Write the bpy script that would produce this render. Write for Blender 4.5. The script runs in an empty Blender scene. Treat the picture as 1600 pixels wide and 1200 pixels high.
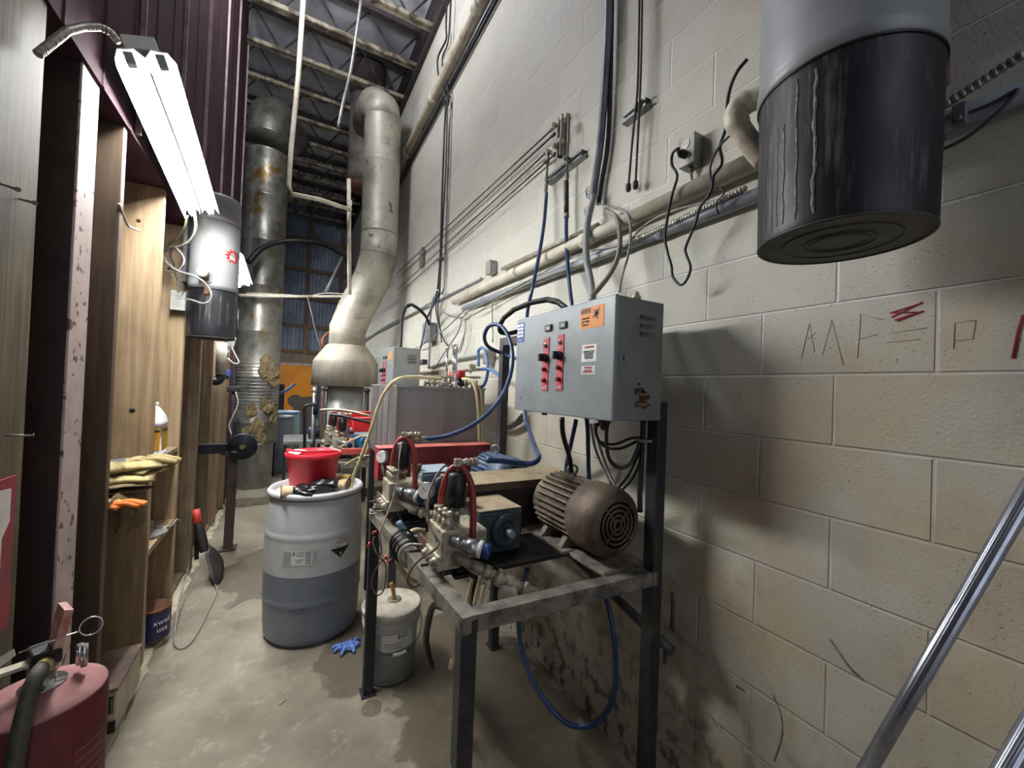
import bpy, bmesh, math, random
from mathutils import Vector, Matrix
random.seed(7)
SC = bpy.context.scene
COL = SC.collection
# ------------------------------------------------------------------ camera
CAM_H = 1.59
FPX = 625.0
CR = Vector((0.87168613, -0.48859147, 0.03796925))     # camera right
CU = Vector((-0.03961084, 0.00697988, 0.9991908))      # camera up
CF = Vector((0.48846112, 0.87248476, 0.01326925))      # camera forward
cam_data = bpy.data.cameras.new('camera')
cam_data.sensor_width = 36.0
cam_data.lens = 36.0 * FPX / 1600.0
cam_data.clip_start = 0.02
cam = bpy.data.objects.new('camera', cam_data)
COL.objects.link(cam)
cam.matrix_world = Matrix(((CR.x, CU.x, -CF.x, 0), (CR.y, CU.y, -CF.y, 0), (CR.z, CU.z, -CF.z, CAM_H), (0, 0, 0, 1)))
SC.camera = cam
# ------------------------------------------------------------------ world, exposure
world = bpy.data.worlds.new('world'); SC.world = world
world.use_nodes = True
bg = world.node_tree.nodes['Background']
bg.inputs[0].default_value = (0.80, 0.86, 1.0, 1)
bg.inputs[1].default_value = 0.27
SC.view_settings.view_transform = 'Standard'
SC.view_settings.look = 'None'
SC.view_settings.gamma = 1
SC.view_settings.use_curve_mapping = False
SC.view_settings.exposure = 1.08
TUBE_POWER = 85.0        # emission strength of the fluorescent tubes

def area(name, loc, target, sx, sy, power, col):
    l = bpy.data.lights.new(name, 'AREA'); l.shape = 'RECTANGLE'; l.size = sx; l.size_y = sy; l.energy = power; l.color = col
    o = bpy.data.objects.new(name, l); COL.objects.link(o); o.location = loc
    o.rotation_euler = (Vector(target) - Vector(loc)).to_track_quat('-Z', 'Y').to_euler(); return o
# added, unseen fills: one behind the camera, one brightening the roof
area('rear_fill_light', (.1, -3.1, 3.6), (.2, 4, 3.2), 2.2, 4.6, 13, (.80, .87, 1.0))
_pl = bpy.data.lights.new('roof_fill_light', 'POINT'); _pl.energy = 75; _pl.shadow_soft_size = .22; _pl.color = (.93, .95, 1.0)
_po = bpy.data.objects.new('roof_fill_light', _pl); COL.objects.link(_po); _po.location = (-.35, 3.6, 5.5)

def P(px, py, x=None, y=None, z=None):
    """world point seen at a pixel of the 1600x1200 frame, at a known x, y or z"""
    d = CR * (px - 800) + CU * (600 - py) + CF * FPX
    if x is not None: t = x / d.x
    elif y is not None: t = y / d.y
    else: t = (z - CAM_H) / d.z
    return Vector((0, 0, CAM_H)) + d * t
def PX(x, *pts): return [P(a, b, x=x) for a, b in pts]
def PYs(*pts): return [P(a, b, y=c) for a, b, c in pts]
def PXs(*pts): return [P(a, b, x=c) for a, b, c in pts]
V = Vector
# ------------------------------------------------------------------ materials
def lin(c):
    r = []
    for v in c:
        v = v / 255.0
        r.append(v / 12.92 if v <= 0.04045 else ((v + 0.055) / 1.055) ** 2.4)
    return (r[0], r[1], r[2], 1)
MATS = {}
def M(name, c1, c2=None, scale=6, rough=.55, metal=0, bump=0, lo=.45, hi=.65, stretch=(1, 1, 1), c3=None, s3=30, t3=.62, emit=0, bscale=None, detail=5, trans=0):
    if name in MATS: return MATS[name]
    m = bpy.data.materials.new(name); m.use_nodes = True
    nt = m.node_tree; N = nt.nodes; L = nt.links
    b = N['Principled BSDF']
    b.inputs['Base Color'].default_value = lin(c1)
    b.inputs['Roughness'].default_value = rough
    b.inputs['Metallic'].default_value = metal
    if trans: b.inputs['Transmission Weight'].default_value = trans
    if emit:
        b.inputs['Emission Color'].default_value = lin(c1); b.inputs['Emission Strength'].default_value = emit
    if c2 or bump:
        tc = N.new('ShaderNodeTexCoord'); mp = N.new('ShaderNodeMapping')
        mp.inputs['Scale'].default_value = stretch
        geo = N.new('ShaderNodeNewGeometry')
        L.new(geo.outputs['Position'], mp.inputs['Vector'])
        nz = N.new('ShaderNodeTexNoise'); nz.inputs['Scale'].default_value = scale; nz.inputs['Detail'].default_value = detail; nz.inputs['Roughness'].default_value = .65
        L.new(mp.outputs[0], nz.inputs['Vector'])
    if c2:
        rp = N.new('ShaderNodeMapRange'); rp.inputs['From Min'].default_value = lo; rp.inputs['From Max'].default_value = hi
        L.new(nz.outputs['Fac'], rp.inputs['Value'])
        mx = N.new('ShaderNodeMix'); mx.data_type = 'RGBA'
        mx.inputs['A'].default_value = lin(c1); mx.inputs['B'].default_value = lin(c2)
        L.new(rp.outputs['Result'], mx.inputs['Factor'])
        out = mx.outputs['Result']
        if c3:
            n3 = N.new('ShaderNodeTexNoise'); n3.inputs['Scale'].default_value = s3; n3.inputs['Detail'].default_value = 3
            L.new(mp.outputs[0], n3.inputs['Vector'])
            r3 = N.new('ShaderNodeMapRange'); r3.inputs['From Min'].default_value = t3; r3.inputs['From Max'].default_value = t3 + .06
            L.new(n3.outputs['Fac'], r3.inputs['Value'])
            m3 = N.new('ShaderNodeMix'); m3.data_type = 'RGBA'; m3.inputs['B'].default_value = lin(c3)
            L.new(out, m3.inputs['A']); L.new(r3.outputs['Result'], m3.inputs['Factor']); out = m3.outputs['Result']
        L.new(out, b.inputs['Base Color'])
    if bump:
        n2 = N.new('ShaderNodeTexNoise'); n2.inputs['Scale'].default_value = bscale or scale * 4; n2.inputs['Detail'].default_value = 4
        L.new(mp.outputs[0], n2.inputs['Vector'])
        bp = N.new('ShaderNodeBump'); bp.inputs['Strength'].default_value = bump; bp.inputs['Distance'].default_value = .01
        L.new(n2.outputs['Fac'], bp.inputs['Height']); L.new(bp.outputs[0], b.inputs['Normal'])
    MATS[name] = m
    return m

def block_wall_material():
    m = bpy.data.materials.new('painted_block'); m.use_nodes = True
    nt = m.node_tree; N = nt.nodes; L = nt.links; b = N['Principled BSDF']
    geo = N.new('ShaderNodeNewGeometry'); sp = N.new('ShaderNodeSeparateXYZ'); L.new(geo.outputs['Position'], sp.inputs[0])
    ay = N.new('ShaderNodeMath'); ay.operation = 'ADD'; ay.inputs[1].default_value = 10 * .4064 - .340; L.new(sp.outputs['Y'], ay.inputs[0])
    az = N.new('ShaderNodeMath'); az.operation = 'ADD'; az.inputs[1].default_value = 10 * .2032 - .0414 + .2032; L.new(sp.outputs['Z'], az.inputs[0])
    cb = N.new('ShaderNodeCombineXYZ'); L.new(ay.outputs[0], cb.inputs['X']); L.new(az.outputs[0], cb.inputs['Y'])
    br = N.new('ShaderNodeTexBrick'); br.offset = .5; br.offset_frequency = 2; br.squash = 1
    br.inputs['Scale'].default_value = 1; br.inputs['Mortar Size'].default_value = .0052; br.inputs['Mortar Smooth'].default_value = .6
    br.inputs['Brick Width'].default_value = .4064; br.inputs['Row Height'].default_value = .2032; br.inputs['Bias'].default_value = 0
    br.inputs['Color1'].default_value = lin((204, 202, 188)); br.inputs['Color2'].default_value = lin((196, 193, 179)); br.inputs['Mortar'].default_value = lin((236, 233, 226))
    L.new(cb.outputs[0], br.inputs['Vector'])
    def noise(sc, det=5, vec=None, rg=.6):
        n = N.new('ShaderNodeTexNoise'); n.inputs['Scale'].default_value = sc; n.inputs['Detail'].default_value = det; n.inputs['Roughness'].default_value = rg
        L.new(vec or geo.outputs['Position'], n.inputs['Vector']); return n.outputs['Fac']
    def rng(v, a, c, d=0, e=1):
        r = N.new('ShaderNodeMapRange'); r.inputs['From Min'].default_value = a; r.inputs['From Max'].default_value = c
        r.inputs['To Min'].default_value = d; r.inputs['To Max'].default_value = e; L.new(v, r.inputs['Value']); return r.outputs['Result']
    def mul(a, c):
        q = N.new('ShaderNodeMath'); q.operation = 'MULTIPLY'; L.new(a, q.inputs[0])
        if isinstance(c, float): q.inputs[1].default_value = c
        else: L.new(c, q.inputs[1])
        return q.outputs[0]
    def mix(fac, A, col):
        x = N.new('ShaderNodeMix'); x.data_type = 'RGBA'; L.new(fac, x.inputs['Factor']); L.new(A, x.inputs['A']); x.inputs['B'].default_value = lin(col); return x.outputs['Result']
    c = br.outputs['Color']
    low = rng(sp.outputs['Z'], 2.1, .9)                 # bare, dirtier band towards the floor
    near = rng(sp.outputs['Y'], 1.6, .9)
    c = mix(mul(rng(noise(1.3, 4), .3, .7), mul(low, .75)), c, (168, 153, 122))
    c = mix(mul(rng(noise(2.6, 3), .50, .66), mul(near, .35)), c, (190, 160, 112))   # rusty ochre stains
    c = mix(mul(rng(noise(5, 8), .54, .70), .6 * 1.0), c, (128, 116, 100)) if False else mix(mul(rng(noise(5, 8), .54, .74), mul(low, .5)), c, (128, 116, 100))
    c = mix(mul(rng(noise(130, 2), .63, .68), mul(rng(noise(6, 2), .4, .6), .55)), c, (70, 60, 52))        # pores
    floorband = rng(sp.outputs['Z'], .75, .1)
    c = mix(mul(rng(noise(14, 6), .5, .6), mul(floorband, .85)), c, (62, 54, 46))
    # groove shade painted into the mortar colour, stronger towards the floor
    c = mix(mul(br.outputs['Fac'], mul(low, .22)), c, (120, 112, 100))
    L.new(c, b.inputs['Base Color']); b.inputs['Roughness'].default_value = .62
    inv = rng(br.outputs['Fac'], 0, 1, 1, 0)
    bp = N.new('ShaderNodeBump'); bp.inputs['Strength'].default_value = .8; bp.inputs['Distance'].default_value = .006; L.new(inv, bp.inputs['Height'])
    b2 = N.new('ShaderNodeBump'); b2.inputs['Strength'].default_value = .35; b2.inputs['Distance'].default_value = .004
    L.new(noise(110, 3), b2.inputs['Height']); L.new(bp.outputs[0], b2.inputs['Normal']); L.new(b2.outputs[0], b.inputs['Normal'])
    return m
def floor_material():
    m = bpy.data.materials.new('stained_concrete'); m.use_nodes = True
    nt = m.node_tree; N = nt.nodes; L = nt.links; b = N['Principled BSDF']
    geo = N.new('ShaderNodeNewGeometry')
    def noise(sc, det=6, rg=.6, off=0, dist=0):
        mp = N.new('ShaderNodeMapping'); mp.inputs['Location'].default_value = (off, off * .7, 0); L.new(geo.outputs['Position'], mp.inputs['Vector'])
        n = N.new('ShaderNodeTexNoise'); n.inputs['Scale'].default_value = sc; n.inputs['Detail'].default_value = det; n.inputs['Roughness'].default_value = rg; n.inputs['Distortion'].default_value = dist
        L.new(mp.outputs[0], n.inputs['Vector']); return n.outputs['Fac']
    def rng(v, a, c, d=0, e=1):
        r = N.new('ShaderNodeMapRange'); r.inputs['From Min'].default_value = a; r.inputs['From Max'].default_value = c
        r.inputs['To Min'].default_value = d; r.inputs['To Max'].default_value = e; L.new(v, r.inputs['Value']); return r.outputs['Result']
    def mix(fac, A, col):
        x = N.new('ShaderNodeMix'); x.data_type = 'RGBA'; L.new(fac, x.inputs['Factor'])
        if isinstance(A, tuple): x.inputs['A'].default_value = lin(A)
        else: L.new(A, x.inputs['A'])
        x.inputs['B'].default_value = lin(col); return x.outputs['Result']
    c = mix(rng(noise(3), .3, .7), (158, 149, 130), (116, 107, 90))
    c = mix(rng(noise(1.1, 3, .5, 3), .5, .75, 0, .5), c, (96, 86, 70))
    c = mix(rng(noise(9, 6, .7, 5), .55, .72, 0, .5), c, (190, 184, 168))
    # wet patches with sharp edges, under and around the near stand
    def patch(cx, cy, rx, ry):
        s = N.new('ShaderNodeMapping'); s.vector_type = 'POINT'; L.new(geo.outputs['Position'], s.inputs['Vector'])
        s.inputs['Location'].default_value = (-cx / rx, -cy / ry, 0); s.inputs['Scale'].default_value = (1 / rx, 1 / ry, 0)
        ln = N.new('ShaderNodeVectorMath'); ln.operation = 'LENGTH'; L.new(s.outputs[0], ln.inputs[0])
        ad = N.new('ShaderNodeMath'); ad.operation = 'ADD'; L.new(ln.outputs['Value'], ad.inputs[0]); L.new(rng(noise(6, 6, .6, 2, .6), 0, 1, -.7, .7), ad.inputs[1])
        return rng(ad.outputs[0], 1.03, .97)
    wet = None
    for p in ((.92, 1.75, .42, .95), (.40, 2.45, .20, .34), (.42, 2.04, .05, .06), (-.15, 3.9, .26, .5), (.50, 1.15, .22, .16)):
        w = patch(*p)
        if wet is None: wet = w
        else:
            q = N.new('ShaderNodeMath'); q.operation = 'MAXIMUM'; L.new(wet, q.inputs[0]); L.new(w, q.inputs[1]); wet = q.outputs[0]
    wf = N.new('ShaderNodeMath'); wf.operation = 'MULTIPLY'; wf.inputs[1].default_value = .62; L.new(wet, wf.inputs[0])
    c = mix(wf.outputs[0], c, (70, 60, 46))
    L.new(c, b.inputs['Base Color'])
    L.new(rng(wet, 0, 1, .75, .42), b.inputs['Roughness'])
    bp = N.new('ShaderNodeBump'); bp.inputs['Strength'].default_value = .25; bp.inputs['Distance'].default_value = .01
    L.new(noise(40, 6), bp.inputs['Height']); L.new(bp.outputs[0], b.inputs['Normal'])
    return m
def wood_material(name, c1, c2, rough=.7):
    m = bpy.data.materials.new(name); m.use_nodes = True
    nt = m.node_tree; N = nt.nodes; L = nt.links; b = N['Principled BSDF']
    geo = N.new('ShaderNodeNewGeometry'); mp = N.new('ShaderNodeMapping'); mp.inputs['Scale'].default_value = (30, 30, 1.6); L.new(geo.outputs['Position'], mp.inputs['Vector'])
    n = N.new('ShaderNodeTexNoise'); n.inputs['Scale'].default_value = 1.4; n.inputs['Detail'].default_value = 6; n.inputs['Distortion'].default_value = .6; L.new(mp.outputs[0], n.inputs['Vector'])
    n2 = N.new('ShaderNodeTexNoise'); n2.inputs['Scale'].default_value = 4; n2.inputs['Detail'].default_value = 5; L.new(geo.outputs['Position'], n2.inputs['Vector'])
    r = N.new('ShaderNodeMapRange'); r.inputs['From Min'].default_value = .3; r.inputs['From Max'].default_value = .7; L.new(n.outputs['Fac'], r.inputs['Value'])
    x = N.new('ShaderNodeMix'); x.data_type = 'RGBA'; x.inputs['A'].default_value = lin(c1); x.inputs['B'].default_value = lin(c2); L.new(r.outputs['Result'], x.inputs['Factor'])
    r2 = N.new('ShaderNodeMapRange'); r2.inputs['From Min'].default_value = .5; r2.inputs['From Max'].default_value = .8; r2.inputs['To Max'].default_value = .6; L.new(n2.outputs['Fac'], r2.inputs['Value'])
    y = N.new('ShaderNodeMix'); y.data_type = 'RGBA'; L.new(x.outputs['Result'], y.inputs['A']); y.inputs['B'].default_value = lin(tuple(v * .6 for v in c2)); L.new(r2.outputs['Result'], y.inputs['Factor'])
    L.new(y.outputs['Result'], b.inputs['Base Color']); b.inputs['Roughness'].default_value = rough
    bp = N.new('ShaderNodeBump'); bp.inputs['Strength'].default_value = .25; bp.inputs['Distance'].default_value = .003; L.new(n.outputs['Fac'], bp.inputs['Height']); L.new(bp.outputs[0], b.inputs['Normal'])
    MATS[name] = m
    return m
# ------------------------------------------------------------------ mesh builder
class MB:
    def __init__(s): s.v = []; s.f = []; s.sm = []; s.mi = []; s.m = 0
    def add(s, vs, fs, smooth=False):
        o = len(s.v); s.v += [Vector(a) for a in vs]
        for f in fs: s.f.append([i + o for i in f]); s.sm.append(smooth); s.mi.append(s.m)
        return s
    def box(s, a, b, rot=None, bev=0):
        a = Vector(a); b = Vector(b); lo = Vector(map(min, a, b)); hi = Vector(map(max, a, b)); c = (lo + hi) / 2; h = (hi - lo) / 2
        return s.obox(c, h * 2, rot, bev)
    def obox(s, c, size, rot=None, bev=0):
        c = Vector(c); h = Vector(size) / 2; R = rot or Matrix.Identity(3)
        bev = min(bev, min(h) * .9)
        if bev <= 0:
            vs = [c + R @ Vector((x * h.x, y * h.y, z * h.z)) for x in (-1, 1) for y in (-1, 1) for z in (-1, 1)]
            return s.add(vs, [(0, 1, 3, 2), (4, 6, 7, 5), (0, 4, 5, 1), (2, 3, 7, 6), (0, 2, 6, 4), (1, 5, 7, 3)])
        bm = bmesh.new(); bmesh.ops.create_cube(bm, size=1)
        for v in bm.verts: v.co = Vector((v.co.x * h.x * 2, v.co.y * h.y * 2, v.co.z * h.z * 2))
        bmesh.ops.bevel(bm, geom=bm.edges[:], offset=bev, segments=2, affect='EDGES', profile=.5)
        bm.verts.index_update()
        s.add([c + R @ v.co for v in bm.verts], [[v.index for v in f.verts] for f in bm.faces]); bm.free()
        return s
    def cyl(s, p, q, r0, r1=None, n=16, cap=True, smooth=True):
        p = Vector(p); q = Vector(q); r1 = r0 if r1 is None else r1
        return s.lathe(p, (q - p), [(0, r0), (1, r1)], n, cap, unit=True)
    def lathe(s, p, ax, prof, n=24, cap=True, unit=False, ref=None):
        """prof: list of (distance along axis, radius)"""
        p = Vector(p); ax = Vector(ax); Ln = ax.length; d = ax.normalized()
        u = (ref or (Vector((0, 0, 1)) if abs(d.z) < .9 else Vector((1, 0, 0)))).cross(d).normalized(); w = d.cross(u)
        vs = []; fs = []; k = Ln if unit else 1
        for (h, r) in prof:
            for i in range(n):
                t = 2 * math.pi * i / n; vs.append(p + d * (h * k) + (u * math.cos(t) + w * math.sin(t)) * r)
        for j in range(len(prof) - 1):
            for i in range(n):
                a = j * n + i; b_ = j * n + (i + 1) % n; fs.append((a, b_, b_ + n, a + n))
        s.add(vs, fs, True)
        if cap:
            o = len(s.v) - len(vs)
            if prof[0][1] > 1e-6: s.f.append([o + i for i in range(n)][::-1]); s.sm.append(False); s.mi.append(s.m)
            e = o + (len(prof) - 1) * n
            if prof[-1][1] > 1e-6: s.f.append([e + i for i in range(n)]); s.sm.append(False); s.mi.append(s.m)
        return s
    def torus(s, c, ax, R, r, n=32, m=8, arc=1.0, start=0):
        c = Vector(c); d = Vector(ax).normalized(); u = (Vector((0, 0, 1)) if abs(d.z) < .9 else Vector((1, 0, 0))).cross(d).normalized(); w = d.cross(u)
        pts = [c + (u * math.cos(2 * math.pi * (start + arc * i / n)) + w * math.sin(2 * math.pi * (start + arc * i / n))) * R for i in range(n + (arc < 1))]
        return s.tube(pts, r, m, smooth=False, closed=arc >= 1)
    def tube(s, pts, r, n=8, smooth=True, closed=False, seg=6, rad=None):
        pts = [Vector(p) for p in pts]
        if smooth and len(pts) > 2:
            out = []; q = [pts[0] * 2 - pts[1]] + pts + [pts[-1] * 2 - pts[-2]]
            for i in range(1, len(q) - 2):
                for k in range(seg):
                    t = k / seg; a, b_, c, d = q[i - 1], q[i], q[i + 1], q[i + 2]
                    out.append(.5 * ((2 * b_) + (c - a) * t + (2 * a - 5 * b_ + 4 * c - d) * t * t + (3 * b_ - a - 3 * c + d) * t ** 3))
            out.append(pts[-1]); pts = out
        N_ = len(pts); vs = []; fs = []
        T = []
        for i in range(N_):
            a = pts[(i - 1) % N_] if (closed or i) else pts[0]; b_ = pts[(i + 1) % N_] if (closed or i < N_ - 1) else pts[-1]
            t = (b_ - a); T.append(t.normalized() if t.length > 1e-9 else Vector((0, 0, 1)))
        u = T[0].orthogonal().normalized()
        for i in range(N_):
            u = (u - T[i] * u.dot(T[i])); u = u.normalized() if u.length > 1e-6 else T[i].orthogonal().normalized()
            w = T[i].cross(u); rr = rad(i / max(1, N_ - 1)) if rad else r
            for k in range(n):
                a = 2 * math.pi * k / n; vs.append(pts[i] + (u * math.cos(a) + w * math.sin(a)) * rr)
        for i in range(N_ - (0 if closed else 1)):
            for k in range(n):
                a = i * n + k; b_ = i * n + (k + 1) % n; j = ((i + 1) % N_) * n
                fs.append((a, b_, j + (k + 1) % n, j + k))
        if not closed: fs.append(list(range(n))[::-1]); fs.append([(N_ - 1) * n + k for k in range(n)])
        return s.add(vs, fs, True)
    def bar(s, p, q, w, h=None, up=(0, 0, 1), bev=0):
        p = Vector(p); q = Vector(q); d = (q - p); L_ = d.length; d.normalize(); up = Vector(up)
        if abs(up.dot(d)) > .98: up = Vector((0, 1, 0))
        x = up.cross(d).normalized(); z = d.cross(x)
        R = Matrix((x, d, z)).transposed()
        return s.obox((p + q) / 2, (w, L_, h or w), R, bev)
    def prism(s, pts, off):
        """closed outline extruded by off"""
        n = len(pts); off = Vector(off); pts = [Vector(p) for p in pts]
        return s.add(pts + [p + off for p in pts], [list(range(n))[::-1], [n + i for i in range(n)]] + [(i, (i + 1) % n, n + (i + 1) % n, n + i) for i in range(n)])
    def build(s, name, mat, parent=None, label=None, kind=None):
        me = bpy.data.meshes.new(name); c = Vector((0, 0, 0))
        lo = Vector([min(v[i] for v in s.v) for i in range(3)]); hi = Vector([max(v[i] for v in s.v) for i in range(3)])
        c = Vector(((lo.x + hi.x) / 2, (lo.y + hi.y) / 2, lo.z))
        me.from_pydata([v - c for v in s.v], [], s.f)
        for p_, sm, mi in zip(me.polygons, s.sm, s.mi): p_.use_smooth = sm; p_.material_index = mi
        for x in (mat if isinstance(mat, (list, tuple)) else [mat]): me.materials.append(x)
        bm = bmesh.new(); bm.from_mesh(me); bmesh.ops.recalc_face_normals(bm, faces=bm.faces[:]); bm.to_mesh(me); bm.free()
        o = bpy.data.objects.new(name, me); COL.objects.link(o); o.location = c
        if parent is not None: attach(o, parent)
        if label: o['label'] = label
        if kind: o['kind'] = kind
        return o
def world_loc(o):
    l = Vector(o.location)
    return l
WL = {}
def attach(o, parent):
    """o.location is still its world location; nothing in this scene is rotated before parenting"""
    pw = WL.get(parent.name, Vector(parent.location))
    WL[o.name] = Vector(o.location)
    o.parent = parent; o.location = o.location - pw
def thing(name, label, cat, loc, group=None):
    o = bpy.data.objects.new(name, None); COL.objects.link(o); o.location = loc; o.empty_display_size = .05
    WL[o.name] = Vector(loc)
    o['label'] = label; o['category'] = cat
    if group: o['group'] = group
    return o
def tag(o, label, cat, group=None, kind=None):
    WL[o.name] = Vector(o.location)
    o['label'] = label; o['category'] = cat
    if group: o['group'] = group
    if kind: o['kind'] = kind
    return o
def struct(mb, name, mat):
    o = mb.build(name, mat); o['kind'] = 'structure'; WL[o.name] = Vector(o.location); return o
def copy_tree(o, parent=None):
    c = o.copy(); COL.objects.link(c)
    if parent is not None: c.parent = parent
    for ch in [x for x in bpy.data.objects if x.parent == o]: copy_tree(ch, c)
    return c
def text(string, size, org, xd, yd, mat, parent, name='lettering', ex=.0006, align='CENTER', wrap=None):
    cu = bpy.data.curves.new('t', 'FONT'); cu.body = string; cu.size = size; cu.align_x = align; cu.align_y = 'CENTER'; cu.extrude = ex; cu.resolution_u = 2
    to = bpy.data.objects.new('t', cu); COL.objects.link(to)
    dg = bpy.context.evaluated_depsgraph_get(); me = bpy.data.meshes.new_from_object(to.evaluated_get(dg))
    bpy.data.objects.remove(to); bpy.data.curves.remove(cu)
    xd = Vector(xd).normalized(); yd = Vector(yd).normalized(); nd = xd.cross(yd); org = Vector(org)
    mb = MB()
    vs = []
    for v in me.vertices:
        if wrap: vs.append(wrap(v.co.x, v.co.y, v.co.z + ex))
        else: vs.append(org + xd * v.co.x + yd * v.co.y + nd * (v.co.z + ex))
    mb.add(vs, [list(p.vertices) for p in me.polygons]); bpy.data.meshes.remove(me)
    return mb.build(name, mat, parent)
# palette
steel = M('galvanised', (150, 152, 150), (112, 112, 108), 9, .45, .55, .1)
darksteel = M('dark_steel', (44, 45, 48), (66, 60, 54), 12, .5, .5, .15)
black = M('black_rubber', (20, 20, 22), (36, 34, 34), 20, .45)
bluehose = M('blue_hose', (36, 56, 96), (48, 68, 108), 14, .38)
brass = M('dusty_fitting', (198, 190, 168), (146, 134, 110), 30, .4, .6, .1)
creampaint = M('cream_pipe_paint', (216, 210, 192), (186, 176, 152), 8, .45, 0, .08)
greypaint = M('grey_enamel', (138, 144, 146), (126, 131, 132), 5, .42, .1, .02, c3=(70, 66, 60), s3=60, t3=.72)
redpaint = M('red_enamel', (150, 38, 42), (118, 32, 34), 6, .5, 0, .05)
whitep = M('white_plastic', (226, 226, 222), (206, 202, 194), 6, .4)
rust = M('rusty_steel', (112, 72, 54), (84, 62, 54), 20, .75, .2, .2)
wood = wood_material('stud_wood', (176, 152, 118), (138, 114, 84))
woodgrey = wood_material('weathered_wood', (138, 120, 92), (98, 82, 62))
woodpost = wood_material('post_wood', (118, 104, 78), (76, 65, 46))
paper = M('sticker_white', (232, 230, 224), (216, 212, 204), 20, .5)
ink = M('print_ink', (34, 36, 40))
orangest = M('sticker_orange', (232, 140, 50))
greenink = M('print_green', (90, 170, 60))
redink = M('print_red', (190, 50, 50))
whiteink = M('print_white', (235, 235, 235))
creamhose = M('cream_hose', (204, 192, 152), (186, 170, 126), 15, .4)
redhose = M('red_hose', (158, 62, 56), (128, 56, 50), 20, .5)
greycable = M('grey_cable', (150, 148, 142), (120, 118, 112), 30, .5)
glovecanvas = M('tan_leather', (178, 160, 108), (134, 116, 74), 14, .85, 0, .3)
# ================================================================== THE SETTING
WX = 1.355; YB = 12.0; ZC = 6.35; Y0 = -3.2
b = MB(); b.box((-1.3, Y0, -.1), (WX + .2, YB + .1, 0)); struct(b, 'floor', floor_material())
concrete = M('slab_concrete', (150, 142, 126), (112, 104, 92), 5, .8, 0, .2)
b = MB(); b.box((-.62, 5.98, 0), (WX, YB, .11), bev=.01); struct(b, 'trim_1', concrete)
b = MB(); b.box((WX, Y0, -.1), (WX + .2, YB + .1, ZC + .1)); struct(b, 'wall_right', block_wall_material())
siding = M('maroon_siding', (70, 50, 56), (54, 40, 46), 5, .95, 0, .05, stretch=(1, 1, .3))
siding.node_tree.nodes['Principled BSDF'].inputs['Specular IOR Level'].default_value = .1
b = MB()
b.box((-.86, Y0, 0), (-.80, 6.2, 2.62)); b.box((-.86, Y0, 2.60), (-.61, 6.2, ZC))
b.box((-.86, 6.14, 0), (-.61, 6.2, 2.61))
for i in range(34):                               # vertical ribs of the sheet metal, lower and upper run
    y = Y0 + .1 + i * .28
    if y > 6.15: break
    b.prism([(-.61, y - .014, 2.60), (-.606, y - .006, 2.60), (-.606, y + .006, 2.60), (-.61, y + .014, 2.60)], (0, 0, ZC - 2.6))
    b.prism([(-.80, y - .035, 0), (-.785, y - .012, 0), (-.785, y + .012, 0), (-.80, y + .035, 0)], (0, 0, 2.6))
struct(b, 'wall_left', siding)
seam = M('pale_seam', (150, 132, 134), (116, 100, 104), 9, .6)
for i, y in enumerate((2.28, 2.98, 3.66, 4.48, 5.22, 6.05)):   # pale edge strips standing on the siding's laps
    b = MB(); b.box((-.612, y, 2.62), (-.592, y + .015, ZC)); struct(b, 'trim_%d' % (i + 2), seam)
# the side of the building beyond the partition, and the far end wall
b = MB(); b.box((-1.3, 6.2, 0), (-1.2, YB + .1, ZC)); struct(b, 'wall_left_far', M('far_side_wall', (96, 96, 100), (72, 72, 76), 4, .7))
corr = M('blue_grey_corrugated', (142, 154, 172), (110, 120, 138), 3, .45, .3, .03)
b = MB(); b.box((-1.3, YB, 0), (WX + .2, YB + .1, ZC + .1))
for i in range(30):
    x = -1.25 + i * .09
    b.prism([(x, YB, 0), (x + .012, YB - .02, 0), (x + .03, YB - .02, 0), (x + .042, YB, 0)], (0, 0, ZC))
struct(b, 'wall_back', corr)
girt = wood_material('girt_wood', (150, 120, 92), (112, 88, 66))
k = 8
for z in (2.33, 3.0, 3.75, 4.5, 5.3):
    b = MB(); b.box((-1.2, YB - .08, z), (WX, YB - .03, z + .09)); struct(b, 'trim_%d' % k, girt); k += 1
for x in (-.62, .32, 1.12):
    b = MB(); b.box((x, YB - .12, 2.3 if x == .32 else 0), (x + .09, YB - .02, ZC)); struct(b, 'trim_%d' % k, girt); k += 1
b = MB(); b.box((-.55, YB - .14, 2.06), (1.12, YB - .02, 2.30)); struct(b, 'trim_%d' % k, wood_material('header_wood', (150, 132, 108), (118, 102, 82))); k += 1
# orange door at the far end
orange = M('orange_door_paint', (240, 156, 30), (226, 138, 22), 2, .45)
dr = thing('door_1', 'orange door in the far end wall with a worn grey patch', 'door', (.2, YB - .1, 0)); dr['kind'] = 'structure'
del dr['category']; del dr['label']
b = MB(); b.box((-.34, YB - .15, .1), (.60, YB - .10, 2.0), bev=.004); b.build('door_panel', orange, dr)
b = MB()
for x0, x1, z0, z1 in ((-.42, -.34, .1, 2.06), (.60, .68, .1, 2.06), (-.42, .68, 2.0, 2.06)): b.box((x0, YB - .17, z0), (x1, YB - .06, z1))
b.build('door_frame', M('white_jamb', (206, 196, 184), (170, 158, 146), 8), dr)
b = MB(); pp = [(0.02, 1.0), (.0, 1.12), (.10, 1.22), (.22, 1.24), (.34, 1.18), (.59, 1.2), (.59, .12), (.18, .12), (.22, .6), (.14, .9)]
b.prism([(x, YB - .151, z) for x, z in pp], (0, -.003, 0)); b.build('bare_patch', M('bare_primer', (112, 102, 96), (86, 76, 72), 12, .8), dr)
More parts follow.
